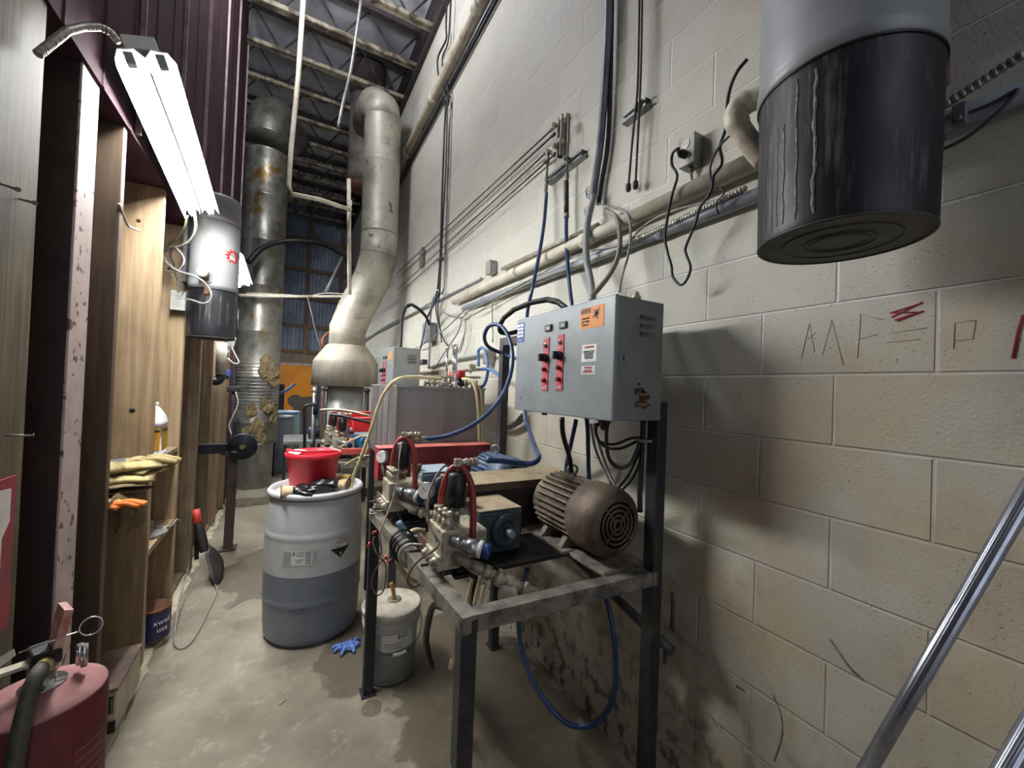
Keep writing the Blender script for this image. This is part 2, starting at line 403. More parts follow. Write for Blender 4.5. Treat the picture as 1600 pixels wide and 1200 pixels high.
# ceiling deck and bar joists
ceil = M('ceiling_liner', (214, 218, 230), (176, 180, 192), 2.2, .75, 0, .5, bscale=5)
b = MB(); b.box((-1.3, Y0, ZC), (WX + .2, YB + .1, ZC + .1)); struct(b, 'ceiling', ceil)
chordm = M('joist_paint', (168, 160, 138), (92, 80, 70), 7, .6, .1, .1, lo=.42, hi=.56)
webm = M('joist_web', (92, 86, 84), (66, 60, 60), 9, .6, .3)
def joist(y):
    t = thing('bar_joist', 'open-web steel roof joist crossing under the ceiling liner', 'joist', (.2, y, 5.8), 'open-web joists under the roof')
    x0, x1 = -1.2, WX
    b = MB(); b.box((x0, y - .045, 5.80), (x1, y - .008, 5.85)); b.box((x0, y + .008, 5.80), (x1, y + .045, 5.85)); b.build('bottom_chord', chordm, t)
    b = MB(); b.box((x0, y - .045, 6.27), (x1, y - .008, 6.33)); b.box((x0, y + .008, 6.27), (x1, y + .045, 6.33)); b.build('top_chord', webm, t)
    b = MB(); n = 8; w = (x1 - x0) / n
    for i in range(n):
        a = (x0 + i * w, y, 5.83 if i % 2 else 6.29); c = (x0 + (i + 1) * w, y, 6.29 if i % 2 else 5.83)
        b.cyl(a, c, .014, n=8)
    b.build('web', webm, t)
y = 4.62
while y < YB - .2: joist(y); y += .68
# ledger angle where the joists land on the block wall
b = MB(); b.box((WX - .05, Y0, 5.72), (WX - .001, YB, 5.80)); b.box((WX - .012, Y0, 5.80), (WX - .001, YB, 6.3)); struct(b, 'trim_%d' % k, M('ledger', (58, 50, 48), (40, 36, 36), 6)); k += 1
# pale sill plate along the foot of the partition
b = MB(); pts = []
n = 60
top = [( -.60 + .012 * math.sin(i * 1.3) + .008 * math.sin(i * 2.9), 1.6 + i * 4.5 / n) for i in range(n + 1)]
for i in range(n):
    (xa, ya), (xb, yb) = top[i], top[i + 1]
    b.add([(-.66, ya, .002), (xa, ya, .002), (xb, yb, .002), (-.66, yb, .002), (-.66, ya, .02), (xa - .006, ya, .014), (xb - .006, yb, .014), (-.66, yb, .02)],
          [(0, 1, 2, 3), (7, 6, 5, 4), (1, 5, 6, 2)] + ([(0, 4, 5, 1)] if i == 0 else []) + ([(2, 6, 7, 3)] if i == n - 1 else []) + [(0, 3, 7, 4)])
struct(b, 'trim_%d' % k, M('caulk_bead', (196, 186, 160), (150, 138, 112), 12, .8)); k += 1
b = MB(); b.box((-.80, Y0, 0), (-.66, 6.14, .045)); struct(b, 'baseboard_left', woodgrey)
# ---- studs of the partition
def stud(name, y, w, top, mat, label, x0=-.79, x1=-.62, group=None):
    b = MB(); b.box((x0, y, .045), (x1, y + w, top), bev=.003)
    return tag(b.build(name, mat), label, 'stud', group)
tag_post = MB(); tag_post.box((-.79, 1.05, 0), (-.62, 1.60, 6.3), bev=.004)
struct(tag_post, 'trim_%d' % k, woodpost); k += 1
t = thing('painted_post', 'chipped pinkish post beside the big rough post at the left edge', 'post', (-.70, 1.88, .045))
b = MB(); b.box((-.782, 1.82, .045), (-.627, 1.95, 2.598), bev=.003); b.build('core', M('dark_brown_paint', (58, 44, 40), (44, 34, 32), 6, .7), t)
b = MB(); b.box((-.627, 1.82, .045), (-.62, 1.95, 2.598), bev=.002)
b.build('face_board', M('chipped_pink_paint', (196, 178, 172), (178, 158, 152), 8, .6, 0, .1, c3=(96, 66, 56), s3=26, t3=.60), t)
MATS['shaded_stud'] = wood_material('shaded_stud', (98, 78, 58), (70, 54, 40))  # weaker light on this nearer stud painted as a darker wood
stud('wall_stud', 2.19, .040, 2.598, MATS['shaded_stud'], 'darker brown stud just right of the chipped pinkish post')
sd_ = stud('wall_stud', 2.80, .040, 2.598, wood, 'light wide stud with a black bolt hole, behind the leather gloves')
p = P(207, 641, y=2.80); b = MB(); b.lathe((p.x, 2.7995, p.z), (0, -1, 0), [(0, .011), (.0012, .012), (.0014, .004)], 14); b.build('bolt_hole', ink, sd_)
p = P(217, 345, y=2.80); b = MB(); b.lathe((p.x, 2.7995, p.z), (0, -1, 0), [(0, .009), (.0012, .010), (.0014, .003)], 12); b.build('knot', M('knot_brown', (78, 52, 34), (50, 34, 24), 40, .8), sd_)
stud('wall_stud', 3.42, .040, 2.598, wood, 'stud carrying the small grey outlet box and the end of the shelves')
stud('wall_stud', 4.03, .060, 2.598, woodgrey, 'stud below the hanging vacuum, standing beside the shovel')
stud('wall_stud', 4.64, .040, 2.598, woodgrey, 'stud behind the shovel handle, left of the white drain pipe')
stud('wall_stud', 5.25, .040, 2.598, wood, 'pale stud right behind the white drain pipe')
stud('wall_stud', 5.86, .040, 2.598, woodgrey, 'last stud of the partition, beside the tall insulated duct')
# ================================================================== LIGHT FITTINGS
tubem = M('lit_tube', (250, 252, 255), emit=TUBE_POWER)
fixw = M('fixture_white', (226, 226, 220), (196, 190, 170), 6, .4)
def fluorescent(p, q, tilt, label, name='fluorescent_light', on=True):
    """two-tube strip: p near end, q far end; tilt turns its face towards the aisle"""
    p = Vector(p); q = Vector(q); t = thing(name, label, 'light', (p + q) / 2 , None)
    d = (q - p); Ln = d.length; d.normalize()
    side = Vector((math.cos(tilt), 0, math.sin(tilt))); side = (side - d * side.dot(d)).normalized(); dn = d.cross(side).normalized()
    if dn.z > 0: dn = -dn
    R = lambda a, u, w: p + d * a + side * u + dn * w
    b = MB()      # white reflector: two troughs with a central ridge
    prof = [(-.092, .058), (-.088, .03), (-.072, -.005), (-.025, -.012), (0, .02), (.025, -.012), (.072, -.005), (.088, .03)]
    prof2 = [(u, w - .004) for u, w in prof]
    loop = prof + prof2[::-1]; n = len(loop)
    vs = [R(0, u, w) for u, w in loop] + [R(Ln, u, w) for u, w in loop]
    fs = [(i, (i + 1) % n, n + (i + 1) % n, n + i) for i in range(n)]
    m_ = len(prof)
    for i in range(m_ - 1):
        a, c = i, i + 1; fs.append((a, c, n - 1 - c, n - 1 - a)); fs.append((n + a, n + c, n + n - 1 - c, n + n - 1 - a))
    b.add(vs, fs); b.build('reflector', fixw, t)
    b = MB(); Rm = Matrix((side, d, dn)).transposed(); b.obox(R(Ln / 2, 0, -.040), (.10, Ln, .05), Rm, .004); b.build('housing', fixw, t)
    for u in (-.046, .046):
        b = MB(); b.cyl(R(.03, u, .022), R(Ln - .03, u, .022), .0175, n=14); b.build('tube', tubem if on else fixw, t)
        for a in (.004, Ln - .03):
            s = MB(); s.obox(R(a + .013, u, .018), (.03, .026, .045), Rm, .004); s.build('lamp_holder', greypaint, t)
    b = MB(); b.tube([R(.06, .0, .0), R(.12, .0, .032), R(Ln * .5, .004, .036), R(Ln - .1, .0, .034), R(Ln - .02, -.01, .03)], .006, 6); b.build('ballast_wire', black, t)
    for a, u in ((.36, 0), (Ln - .08, 0)):
        b = MB(); b.tube([R(a - .02, u - .03, .035), R(a, u, .028), R(a - .01, u + .03, .045)], .004, 6); b.tube([R(a, u, .028), R(a - .05, u, .012)], .004, 6); b.build('clip', steel, t)
    return t
fluorescent((-.505, 1.93, 2.76), (-.515, 3.13, 2.63), math.radians(20), 'lit two-tube fluorescent fixture high on the left, nearest the camera')
fluorescent((-.50, 4.45, 2.73), (-.50, 5.60, 2.70), math.radians(20), 'distant lit fluorescent fixture peeking out behind the hanging vacuum')
fluorescent((-1.12, 8.2, 2.8), (-1.12, 9.4, 2.8), math.radians(20), 'unseen added fluorescent fixture lighting the far end, beyond the insulated duct')  # added out of view to brighten the far end wall
# ================================================================== DUCTS
ductm = M('painted_duct', (176, 172, 156), (142, 138, 124), 4, .5, .25, .08, c3=(98, 92, 80), s3=9, t3=.66)
hoodm = M('hood_tan', (176, 170, 152), (150, 142, 124), 4, .55, .15, .05)
foilm = M('foil_wrap', (146, 144, 134), (108, 106, 98), 6, .38, .6, .3, c3=(122, 98, 56), s3=4, t3=.62)
t = thing('flue_duct', 'grey-painted flue duct with conical hood, rising to the joists by the block wall', 'duct', (.66, 5.65, .1))
b = MB(); b.lathe((.66, 5.65, 1.55), (0, 0, 1), [(.305, .398), (.31, .40), (.52, .25), (.53, .235)], 40); b.build('hood', hoodm, t)
b = MB(); b.lathe((.66, 5.65, 1.55), (0, 0, 1), [(0, .405), (.0, .412), (.30, .398), (.31, .398)], 40); b.build('hood_skirt', M('skirt_grey', (168, 164, 150), (138, 134, 120), 6, .5, .3, .06, stretch=(1, 1, .3)), t)
b = MB(); b.lathe((.66, 5.65, .12), (0, 0, 1), [(0, .235), (1.6, .235)], 32); b.build('lower_flue', M('galvanised_pale', (178, 182, 178), (150, 150, 140), 5, .4, .4, .05), t)
EL = [Vector((.66, 5.65, 2.06)), Vector((.66, 5.65, 2.30)), Vector((.74, 5.56, 2.55)), Vector((.90, 5.40, 2.95)), Vector((.955, 5.34, 3.25)), Vector((.955, 5.34, 3.5))]
b = MB(); b.tube(EL, .225, 32, smooth=False); b.build('elbow', ductm, t)
b = MB()
for i in range(1, 5):
    dd = ((EL[i + 1] - EL[i]).normalized() + (EL[i] - EL[i - 1]).normalized()).normalized(); b.torus(EL[i], dd, .228, .006, 32, 6)
b.build('seam_ring', ductm, t)
b = MB(); b.lathe((.955, 5.34, 3.5), (-.012, 0, 1), [(0, .225), (.02, .229), (.03, .225), (.9, .225), (.91, .229), (.92, .225), (1.45, .225), (1.46, .229), (1.47, .225)], 32); b.build('riser', ductm, t)
EL2 = [Vector((.937, 5.34, 4.95)), Vector((.92, 5.36, 5.12)), Vector((.88, 5.55, 5.27)), Vector((.88, 5.72, 5.33)), Vector((.88, 6.12, 5.33))]
b = MB(); b.tube(EL2, .225, 32, smooth=False); b.build('upper_elbow', ductm, t)
b = MB(); b.lathe((.88, 6.33, 4.55), (0, 0, 1), [(0, .21), (.12, .245), (ZC - 4.56, .25)], 28); b.build('vent_stack', M('dull_duct', (120, 112, 106), (92, 84, 80), 5, .6, .2, .1), t)
b = MB(); b.lathe((.88, 6.33, 4.44), (0, 0, 1), [(0, .14), (.05, .19), (.11, .212)], 28); b.build('rusty_cone', rust, t)
t = thing('insulated_duct', 'tall round foil-wrapped duct with torn insulation beside the siding corner', 'duct', (-.37, 6.6, .11))
prof = [(0, .225), (.5, .23)]
for i in range(7): z = .9 + i * .62; prof += [(z - .012, .262), (z, .270), (z + .012, .262)]
b = MB(); b.lathe((-.37, 6.6, .11), (0, 0, 1), [(0, .235), (.60, .24), (.62, .255)], 8, ref=V((.9, .38, 0))); b.build('base_section', MATS['galvanised_pale'], t)
b = MB(); b.lathe((-.37, 6.6, .11), (0, 0, 1), [(.60, .24), (.64, .262)] + prof[2:], 32)
b.build('wrap', foilm, t)
b = MB(); b.tube([(-.37, 6.6, 4.95), (-.37, 6.62, 5.18), (-.34, 6.72, 5.36), (-.25, 6.98, 5.45), (-.1, 7.4, 5.47)], .262, 28); b.build('top_elbow', foilm, t)
random.seed(3)
torn = M('torn_insulation', (128, 112, 78), (84, 74, 54), 14, .95, 0, .6)
for (an, z, s_) in ((-1.15, 1.75, .15), (-.75, 1.62, .12), (-1.7, 1.18, .10), (-1.45, .95, .13), (-1.1, 1.25, .10), (-1.25, .78, .09), (-.6, 1.15, .12), (-1.9, .86, .08)):
    c = Vector((-.37 + .262 * math.cos(an), 6.6 + .262 * math.sin(an), z)); n_ = Vector((math.cos(an), math.sin(an), 0)); tt = Vector((-n_.y, n_.x, 0))
    b = MB(); m_ = 11
    ring = [c + tt * (s_ * (.45 + .5 * random.random()) * math.cos(2 * math.pi * i / m_)) + V((0, 0, 1)) * (s_ * (.7 + .7 * random.random()) * math.sin(2 * math.pi * i / m_)) + n_ * (random.random() * .035) for i in range(m_)]
    ring2 = [c + (p - c) * .5 + n_ * (.0 + random.random() * .02) for p in ring]
    b.add(ring + ring2 + [c + n_ * .02] + [p - n_ * .03 for p in ring], [(i, (i + 1) % m_, m_ + (i + 1) % m_, m_ + i) for i in range(m_)] + [(m_ + i, m_ + (i + 1) % m_, 2 * m_) for i in range(m_)] + [((i + 1) % m_, i, 2 * m_ + 1 + i, 2 * m_ + 1 + (i + 1) % m_) for i in range(m_)])
    b.build('torn_flap', torn, t)
b = MB()
for i in range(14): b.torus((-.37, 6.6, 1.22 + i * .045), (0, 0, 1), .262, .008, 28, 6)
b.build('spiral_core', steel, t)
# ================================================================== NEAR PUMP STAND
TZ = .942
frame_m = M('stand_black', (52, 52, 56), (84, 80, 74), 8, .5, .35, .15, lo=.5, hi=.7)
frame_top = M('stand_grime', (132, 124, 110), (78, 75, 74), 14, .7, .2, .25)
def stand(fl, fr, bl, br_, tz, label, upz, name='pump_stand', mids=(.42, .74), group=None):
    """four corners (x, y) at floor; tube steel frame with two tall rear uprights on the wall side"""
    t = thing(name, label, 'stand', ((fl[0] + br_[0]) / 2, (fl[1] + br_[1]) / 2, 0), group); w = .05
    Zt = tz - w / 2
    for (x, y) in (fl, bl):
        b = MB(); b.bar((x, y, .006), (x, y, tz - .012), w * .99, bev=.003, up=(0, 1, 0)); l = b.build('leg', frame_m, t)
        b = MB(); b.box((x - .035, y - .04, 0), (x + .035, y + .04, .008)); b.build('foot_plate', frame_m, l)
    for (x, y), uz in ((fr, upz - .34), (br_, upz)):
        b = MB(); b.bar((x, y, .006), (x, y, uz), w, bev=.003, up=(0, 1, 0)); l = b.build('upright', frame_m, t)
        b = MB(); b.box((x - .035, y - .04, 0), (x + .035, y + .04, .008)); b.build('foot_plate', frame_m, l)
    for p, q, nm in ((fl, bl, 'side_rail'), (fr, br_, 'side_rail'), (fl, fr, 'cross_rail'), (bl, br_, 'cross_rail')):
        p3 = V((p[0], p[1], Zt)); q3 = V((q[0], q[1], Zt)); d = (q3 - p3).normalized()
        b = MB(); b.bar(p3 - d * (w / 2 if nm == 'side_rail' else -w / 2), q3 + d * (w / 2 if nm == 'side_rail' else -w / 2), w, bev=.0015); b.build(nm, frame_top, t)
    for m_ in mids:
        p3 = V((fl[0] + (bl[0] - fl[0]) * m_, fl[1] + (bl[1] - fl[1]) * m_, Zt)); q3 = V((fr[0] + (br_[0] - fr[0]) * m_, fr[1] + (br_[1] - fr[1]) * m_, Zt))
        b = MB(); b.bar(p3 + V((.025, 0, 0)), q3 - V((.025, 0, 0)), .045, bev=.003); b.build('cross_rail', frame_m, t)
    b = MB(); b.bar((fr[0], fr[1] + .10, upz - .025), (br_[0], br_[1] + .02, upz - .025), w, bev=.003); b.build('top_rail', frame_m, t)
    return t
FL, FR, BL, BR = (.477, 1.067), (1.212, 1.04), (.42, 2.15), (1.17, 2.20)
st = stand(FL, FR, BL, BR, TZ, 'near black steel tube stand carrying two pumps and the large grey control box', 1.905)
b = MB(); b.box((FL[0] - .028, FL[1] - .028, .40), (FL[0] + .028, FL[1] + .028, .50), bev=.003); b.build('tape_wrap', M('grey_tape', (96, 94, 94), (74, 72, 72), 30, .6, 0, .2), st)
# dark base plates and the motor's slide rails
b = MB(); b.box((.52, 1.27, TZ - .004), (1.06, 1.52, TZ + .008)); b.build('base_plate', M('black_plate', (26, 24, 24), (44, 38, 34), 10, .5, .3), st)
b = MB(); b.box((.49, 1.90, TZ - .004), (1.02, 2.14, TZ + .008)); b.build('base_plate', MATS['black_plate'], st)
b = MB(); b.box((1.0, 1.07, TZ - .005), (1.10, 1.60, TZ + .012), bev=.003); b.build('slide_plate', frame_top, st)
# angle brackets with bolts on the left rail
for (y0, x) in ((1.28, .476), (1.98, .445)):
    b = MB(); b.prism([(x, y0, TZ), (x, y0 + .28, TZ), (x, y0 + .28, TZ + .065), (x, y0, TZ + .075)], (.008, 0, 0)); br0 = b.build('angle_bracket', rust, st)
    for k in (.06, .19):
        b = MB(); b.cyl((x - .055, y0 + k, TZ + .035), (x + .02, y0 + k, TZ + .035), .006, n=8); b.cyl((x - .008, y0 + k, TZ + .035), (x, y0 + k, TZ + .035), .011, n=6, smooth=False)
        b.build('bolt', M('old_bolt', (74, 64, 58), (50, 44, 42), 30, .6, .5), br0)
# small cables wound round the left rail
b = MB()
for i in range(6):
    y = 1.60 + i * .018; r = .044 + .004 * (i % 3); b.torus((.446, y, TZ - .02 + .006 * (i % 2)), (.15 * math.sin(i * 2.1), 1, .1 * math.cos(i * 1.7)), r, .0042, 24, 6)
tag(b.build('cable_coil', black), 'black cable wound round the left rail of the near stand', 'cable')
b = MB()
for i in range(2):
    y = 1.555 + i * .014; b.torus((.45, y, TZ - .02), (.2, 1, .1 * i), .046, .0045, 24, 6)
b.tube([(.45, 1.55, TZ + .028), (.49, 1.50, TZ + .034), (.52, 1.44, TZ + .016)], .0045, 6)
tag(b.build('cable_coil', greycable), 'pale grey cable wound round the left rail beside the black coil', 'cable')
b = MB()
for i in range(4): b.torus((.425 + .01 * i, 2.10 + .006 * i, TZ + .005 + i * .006), (.15 * i - .2, .1, 1), .04 + .006 * (i % 2), .003, 20, 6)
tag(b.build('wire_coil', greycable), 'loose thin wire coil at the far left corner of the near stand', 'cable')
# ---- control boxes
def louvers(mb, fx, y, z, w, n_, dz, vert=None):
    for i in range(n_): mb.prism([(fx, y, z - i * dz), (fx + w, y, z - i * dz), (fx + w, y - .008, z - i * dz - .006), (fx, y - .008, z - i * dz - .006)], (0, 0, -.006))
def control_box(x0, y0, z0, dx, dy, dz, label, group=None, big=True):
    """front face looks towards -x, side with louvers towards -y"""
    t = thing('control_box', label, 'control box', (x0 + dx / 2, y0 + dy / 2, z0), group)
    b = MB(); b.box((x0 + .018, y0, z0), (x0 + dx, y0 + dy, z0 + dz), bev=.004); b.build('enclosure', M('enclosure_grey', (126, 127, 124), (112, 112, 108), 6, .5, .1, .02, c3=(52, 46, 42), s3=26, t3=.70), t)
    b = MB(); b.box((x0, y0 - .002, z0 - .002), (x0 + .017, y0 + dy + .002, z0 + dz + .002), bev=.004); dr_ = b.build('door', greypaint, t)
    s = dy / .66
    for k, u in ((0, .405), (1, .302)):             # red switch strips (u measured from the near edge)
        yc = y0 + u * s * 1.0; zc = z0 + .205 * s; w = .042 * s; h = .225 * s
        if k: zc += .004
        b = MB(); b.box((x0 - .003, yc - w / 2, zc - h / 2), (x0, yc + w / 2, zc + h / 2)); sp_ = b.build('switch_strip', M('strip_red', (196, 66, 74), (180, 58, 66), 20, .5), dr_)
        if big:
            b = MB(); b.lathe((x0 - .003, yc, zc + .08), (-1, 0, 0), [(0, .010), (.006, .010), (.006, .006), (.012, .006)], 14); b.build('pilot_lamp', M('chrome', (200, 200, 200), rough=.2, metal=.9), t)
        b = MB(); b.lathe((x0 - .003, yc, zc + .028 * s), (-1, 0, 0), [(0, .018 * s), (.014 * s, .018 * s), (.016 * s, .014 * s)], 18)
        b.obox((x0 - .026 * s, yc, zc + .028 * s), (.026 * s, .012 * s, .032 * s), bev=.003 * s); b.build('selector_knob', black, t)
        for dz_ in (-.022, -.068):
            b = MB(); b.lathe((x0 - .003, yc, zc + dz_ * s), (-1, 0, 0), [(0, .009 * s), (.016 * s, .008 * s), (.017 * s, .005 * s)], 12); b.build('push_button', M('button_red', (120, 26, 34), (70, 20, 26), 80, .35), t)
        b = MB(); b.box((x0 - .008, yc - .024 * s - .012 * s, z0 + .345 * s), (x0, yc + .022 * s - .012 * s, z0 + .372 * s), bev=.002); hm = b.build('hour_meter', black, t)
        b = MB(); b.box((x0 - .0088, yc - .015 * s - .012 * s, z0 + .352 * s), (x0 - .0078, yc + .006 * s - .012 * s, z0 + .362 * s)); b.build('meter_window', M('meter_grey', (176, 180, 182)), hm)
        if big:
            text('PUMP No %d' % (2 - k), .0068, (x0 - .003, yc, zc + .104), (0, -1, 0), (0, 0, 1), whiteink, sp_)
            text('VARI-TEMP\nCONTROL', .0068, (x0 - .003, yc, zc - .099), (0, -1, 0), (0, 0, 1), whiteink, sp_)
            text('OFF   ON', .006, (x0 - .003, yc, zc + .056), (0, -1, 0), (0, 0, 1), whiteink, sp_)
    # orange warning sticker
    def stk(u0, u1, v0, v1, m, nm, par=dr_):
        b = MB(); b.box((x0 - .0012, y0 + u0 * s, z0 + v0 * s), (x0, y0 + u1 * s, z0 + v1 * s)); return b.build(nm, m, par)
    so = stk(.054, .182, .328, .405, orangest, 'warning_sticker')
    if big:
        L_ = lambda u, v: (x0 - .0013, y0 + u * s, z0 + v * s)
        b = MB(); b.box((x0 - .002, y0 + .125, z0 + .381), (x0 - .001, y0 + .178, z0 + .399)); b.build('warning_bar', ink, so)
        text('WARNING', .012, (x0 - .0022, y0 + .1515, z0 + .390), (0, -1, 0), (0, 0, 1), orangest, so)
        text('Potential\nArc Flash\nHazard', .0115, L_(.152, .354), (0, -1, 0), (0, 0, 1), ink, so)
        b = MB()
        for a in range(9):
            an = a * 2 * math.pi / 9 + .2; r = .026 if a % 2 else .018
            c = V((x0 - .0018, y0 + .092, z0 + .374)); q = c + V((0, -math.cos(an) * r, math.sin(an) * r)); n_ = V((0, math.sin(an), math.cos(an))) * .004
            b.prism([c + n_, q, c - n_], (-.0008, 0, 0))
        b.build('flash_symbol', ink, so)
        s1 = stk(.086, .168, .205, .268, paper, 'caution_label'); text('CAUTION', .011, L_(.127, .258), (0, -1, 0), (0, 0, 1), redink, s1)
        text('DISCONNECT POWER\nBEFORE SERVICING\nTHIS EQUIPMENT\nSEE MANUAL FOR\nINSTRUCTIONS', .0062, L_(.127, .230), (0, -1, 0), (0, 0, 1), ink, s1)
        s2 = stk(.090, .168, .158, .190, M('sticker_grey', (206, 204, 198)), 'caution_label'); text('CAUTION', .009, L_(.129, .183), (0, -1, 0), (0, 0, 1), redink, s2)
        text('HIGH VOLTAGE\nKEEP DOOR CLOSED', .0058, L_(.129, .170), (0, -1, 0), (0, 0, 1), redink, s2)
        s3 = stk(.592, .655, .318, .408, M('sticker_blue', (44, 72, 140)), 'electrician_sticker')
        b = MB()
        for r_ in range(4):
            for c_ in range(2): b.box((x0 - .002, y0 + .597 + c_ * .029, z0 + .339 + r_ * .0165), (x0 - .0012, y0 + .597 + c_ * .029 + .025, z0 + .339 + r_ * .0165 + .011))
        b.build('panel', whiteink, s3); text('Electric', .012, L_(.6235, .327), (0, -1, 0), (0, 0, 1), whiteink, s3)
        b = MB(); b.cyl((x0 - .002, y0 + .60, z0 + .055), (x0, y0 + .60, z0 + .055), .004, n=10); b.build('screw_hole', ink, dr_)
    # side
    b = MB(); louvers(b, x0 + dx * .50, y0 - .0005, z0 + dz * .87, dx * .30, 3 if big else 3, .030 * s); b.build('louver', M('louver_dark', (92, 92, 90), (70, 66, 60), 20, .5), t)
    b = MB(); b.box((x0 + .022, y0 - .004, z0 + dz * .47), (x0 + .055, y0, z0 + dz * .53), bev=.001); b.lathe((x0 + .046, y0 - .004, z0 + dz * .50), (0, -1, 0), [(0, .009), (.008, .008), (.008, .003), (.002, .003)], 14); b.build('latch', steel, t)
    if big:
        b = MB()
        random.seed(5)
        for (cx, cz, r_) in ((.125, .10, .026), (.150, .085, .030), (.13, .06, .022), (.155, .055, .022), (.115, .055, .014), (.120, .128, .009)):
            m_ = 12; b.prism([(x0 + cx + r_ * (.7 + .5 * random.random()) * math.cos(2 * math.pi * i / m_), y0 - .0006, z0 + cz + .62 * r_ * (.7 + .5 * random.random()) * math.sin(2 * math.pi * i / m_)) for i in range(m_)], (0, .0008, 0))
        b.build('torn_label_residue', M('glue_brown', (74, 56, 42), (52, 40, 32), 50, .8), t)
        b = MB(); b.box((x0 + .112, y0 - .001, z0 + .088), (x0 + .168, y0 - .0004, z0 + .098)); b.box((x0 + .112, y0 - .001, z0 + .052), (x0 + .166, y0 - .0004, z0 + .062)); b.build('label_remnant', M('remnant', (120, 96, 76)), t)
    return t
cb = control_box(.945, 1.0, 1.497, .236, .655, .425, 'large grey control box with two red switch strips, nearest on the right')
b = MB(); b.box((1.178, 1.1, 1.86), (1.19, 1.6, 1.885)); b.build('hanger', darksteel, cb)
b = MB(); p0 = V((1.09, 1.05, 1.922)); b.lathe(p0, (0, 0, 1), [(0, .014), (.012, .014), (.012, .018), (.022, .018), (.022, .013), (.034, .011), (.040, .006)], 12); b.build('cable_gland', brass, cb)
for (x, y) in ((1.02, 1.12), (.99, 1.08)):
    b = MB(); b.lathe((x, y, 1.497), (0, 0, -1), [(0, .024), (.012, .024), (.012, .018), (.04, .012)], 12); b.build('cable_gland', black, cb)
b = MB(); b.lathe((.965, 1.43, 1.497), (0, 0, -1), [(0, .012), (.012, .012)], 12); b.build('cable_gland', black, cb)
control_box(.735, 3.30, 1.50, .225, .60, .40, 'smaller-looking grey control box standing behind the grey tank', big=False)
# ---- motors
def motor(xc, y0, y1, zc, r, label, body, cover, group=None):
    t = thing('electric_motor', label, 'motor', (xc, (y0 + y1) / 2, zc - r - .02), group)
    L_ = y1 - y0; cy = y0 + L_ * .36
    b = MB(); b.lathe((xc, cy, zc), (0, 1, 0), [(0, r * .80), (L_ * .56, r * .80), (L_ * .58, r * .86), (L_ * .62, r * .80), (L_ * .64, r * .3)], 36); b.build('stator_body', body, t)
    b = MB()
    for i in range(30):
        a = 2 * math.pi * i / 30
        if -2.15 < math.atan2(math.sin(a), math.cos(a)) < -1.0: continue
        c = V((xc, cy + L_ * .27, zc)) + V((math.cos(a), 0, math.sin(a))) * r * .86; R = Matrix.Rotation(-a, 3, 'Y')
        b.obox(c, (r * .18, L_ * .56, .006), R)
    b.build('cooling_fin', body, t, kind='stuff') if False else b.build('cooling_fins', body, t)
    b = MB(); b.lathe((xc, cy + .004, zc), (0, -1, 0), [(0, r * .90), (.0, r * .98), (.01, r), (L_ * .24, r), (L_ * .31, r * .93), (L_ * .345, r * .80), (L_ * .355, r * .70)], 40, cap=False); b.build('fan_cover', cover, t)
    yf = cy + .004 - L_ * .355
    b = MB()
    for k in (.68, .54, .40, .26, .13): b.torus((xc, yf + .002, zc), (0, 1, 0), r * k, .0052, 32, 6)
    for k in range(4):
        a = math.pi / 4 + k * math.pi / 2; b.bar(V((xc, yf + .001, zc)) + V((math.cos(a), 0, math.sin(a))) * r * .1, V((xc, yf + .001, zc)) + V((math.cos(a), 0, math.sin(a))) * r * .72, .012, .006)
    b.build('fan_grille', cover, t)
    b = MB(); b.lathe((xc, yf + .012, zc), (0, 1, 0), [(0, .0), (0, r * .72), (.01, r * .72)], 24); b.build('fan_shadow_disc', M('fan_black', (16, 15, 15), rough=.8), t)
    b = MB(); b.torus((xc, cy + L_ * .30, zc + r * .95 + .024), (.5, 1, .2), .021, .006, 24, 8); b.cyl((xc, cy + L_ * .30, zc + r * .80), (xc, cy + L_ * .30, zc + r * .95 + .006), .008, n=10); b.build('lifting_eye', steel, t)
    for k in (.10, .42):
        b = MB(); b.prism([(xc - r * .85, cy + L_ * k, zc - r - .004), (xc + r * .8, cy + L_ * k, zc - r - .004), (xc + r * .5, cy + L_ * k, zc - r * .6), (xc - r * .5, cy + L_ * k, zc - r * .6)], (0, .03, 0)); b.build('foot', body, t)
    b = MB(); b.box((xc - r * .95, cy + L_ * .03, zc - r - .018), (xc - r * .55, cy + L_ * .60, zc - r - .003), bev=.003); b.build('slide_base', frame_top, t)
    b = MB(); b.cyl((xc, y1 - .06, zc), (xc, y1 + .01, zc), .014, n=12); b.build('shaft', steel, t)
    return t
motor(1.095, 1.10, 1.535, 1.098, .135, 'dusty rust-brown electric motor with round fan grille below the large control box',
      M('dusty_motor', (128, 116, 100), (84, 72, 60), 16, .7, .3, .2), M('dusty_cover', (112, 98, 82), (74, 60, 54), 7, .6, .3, .1, c3=(98, 60, 40), s3=30, t3=.64))
motor(1.085, 1.86, 2.235, 1.092, .125, 'blue finned electric motor half hidden behind the dusty belt guard',
      M('blue_motor', (74, 96, 128), (116, 122, 130), 20, .55, .2, .1), M('blue_cover', (64, 84, 112), (100, 104, 108), 14, .55, .2))
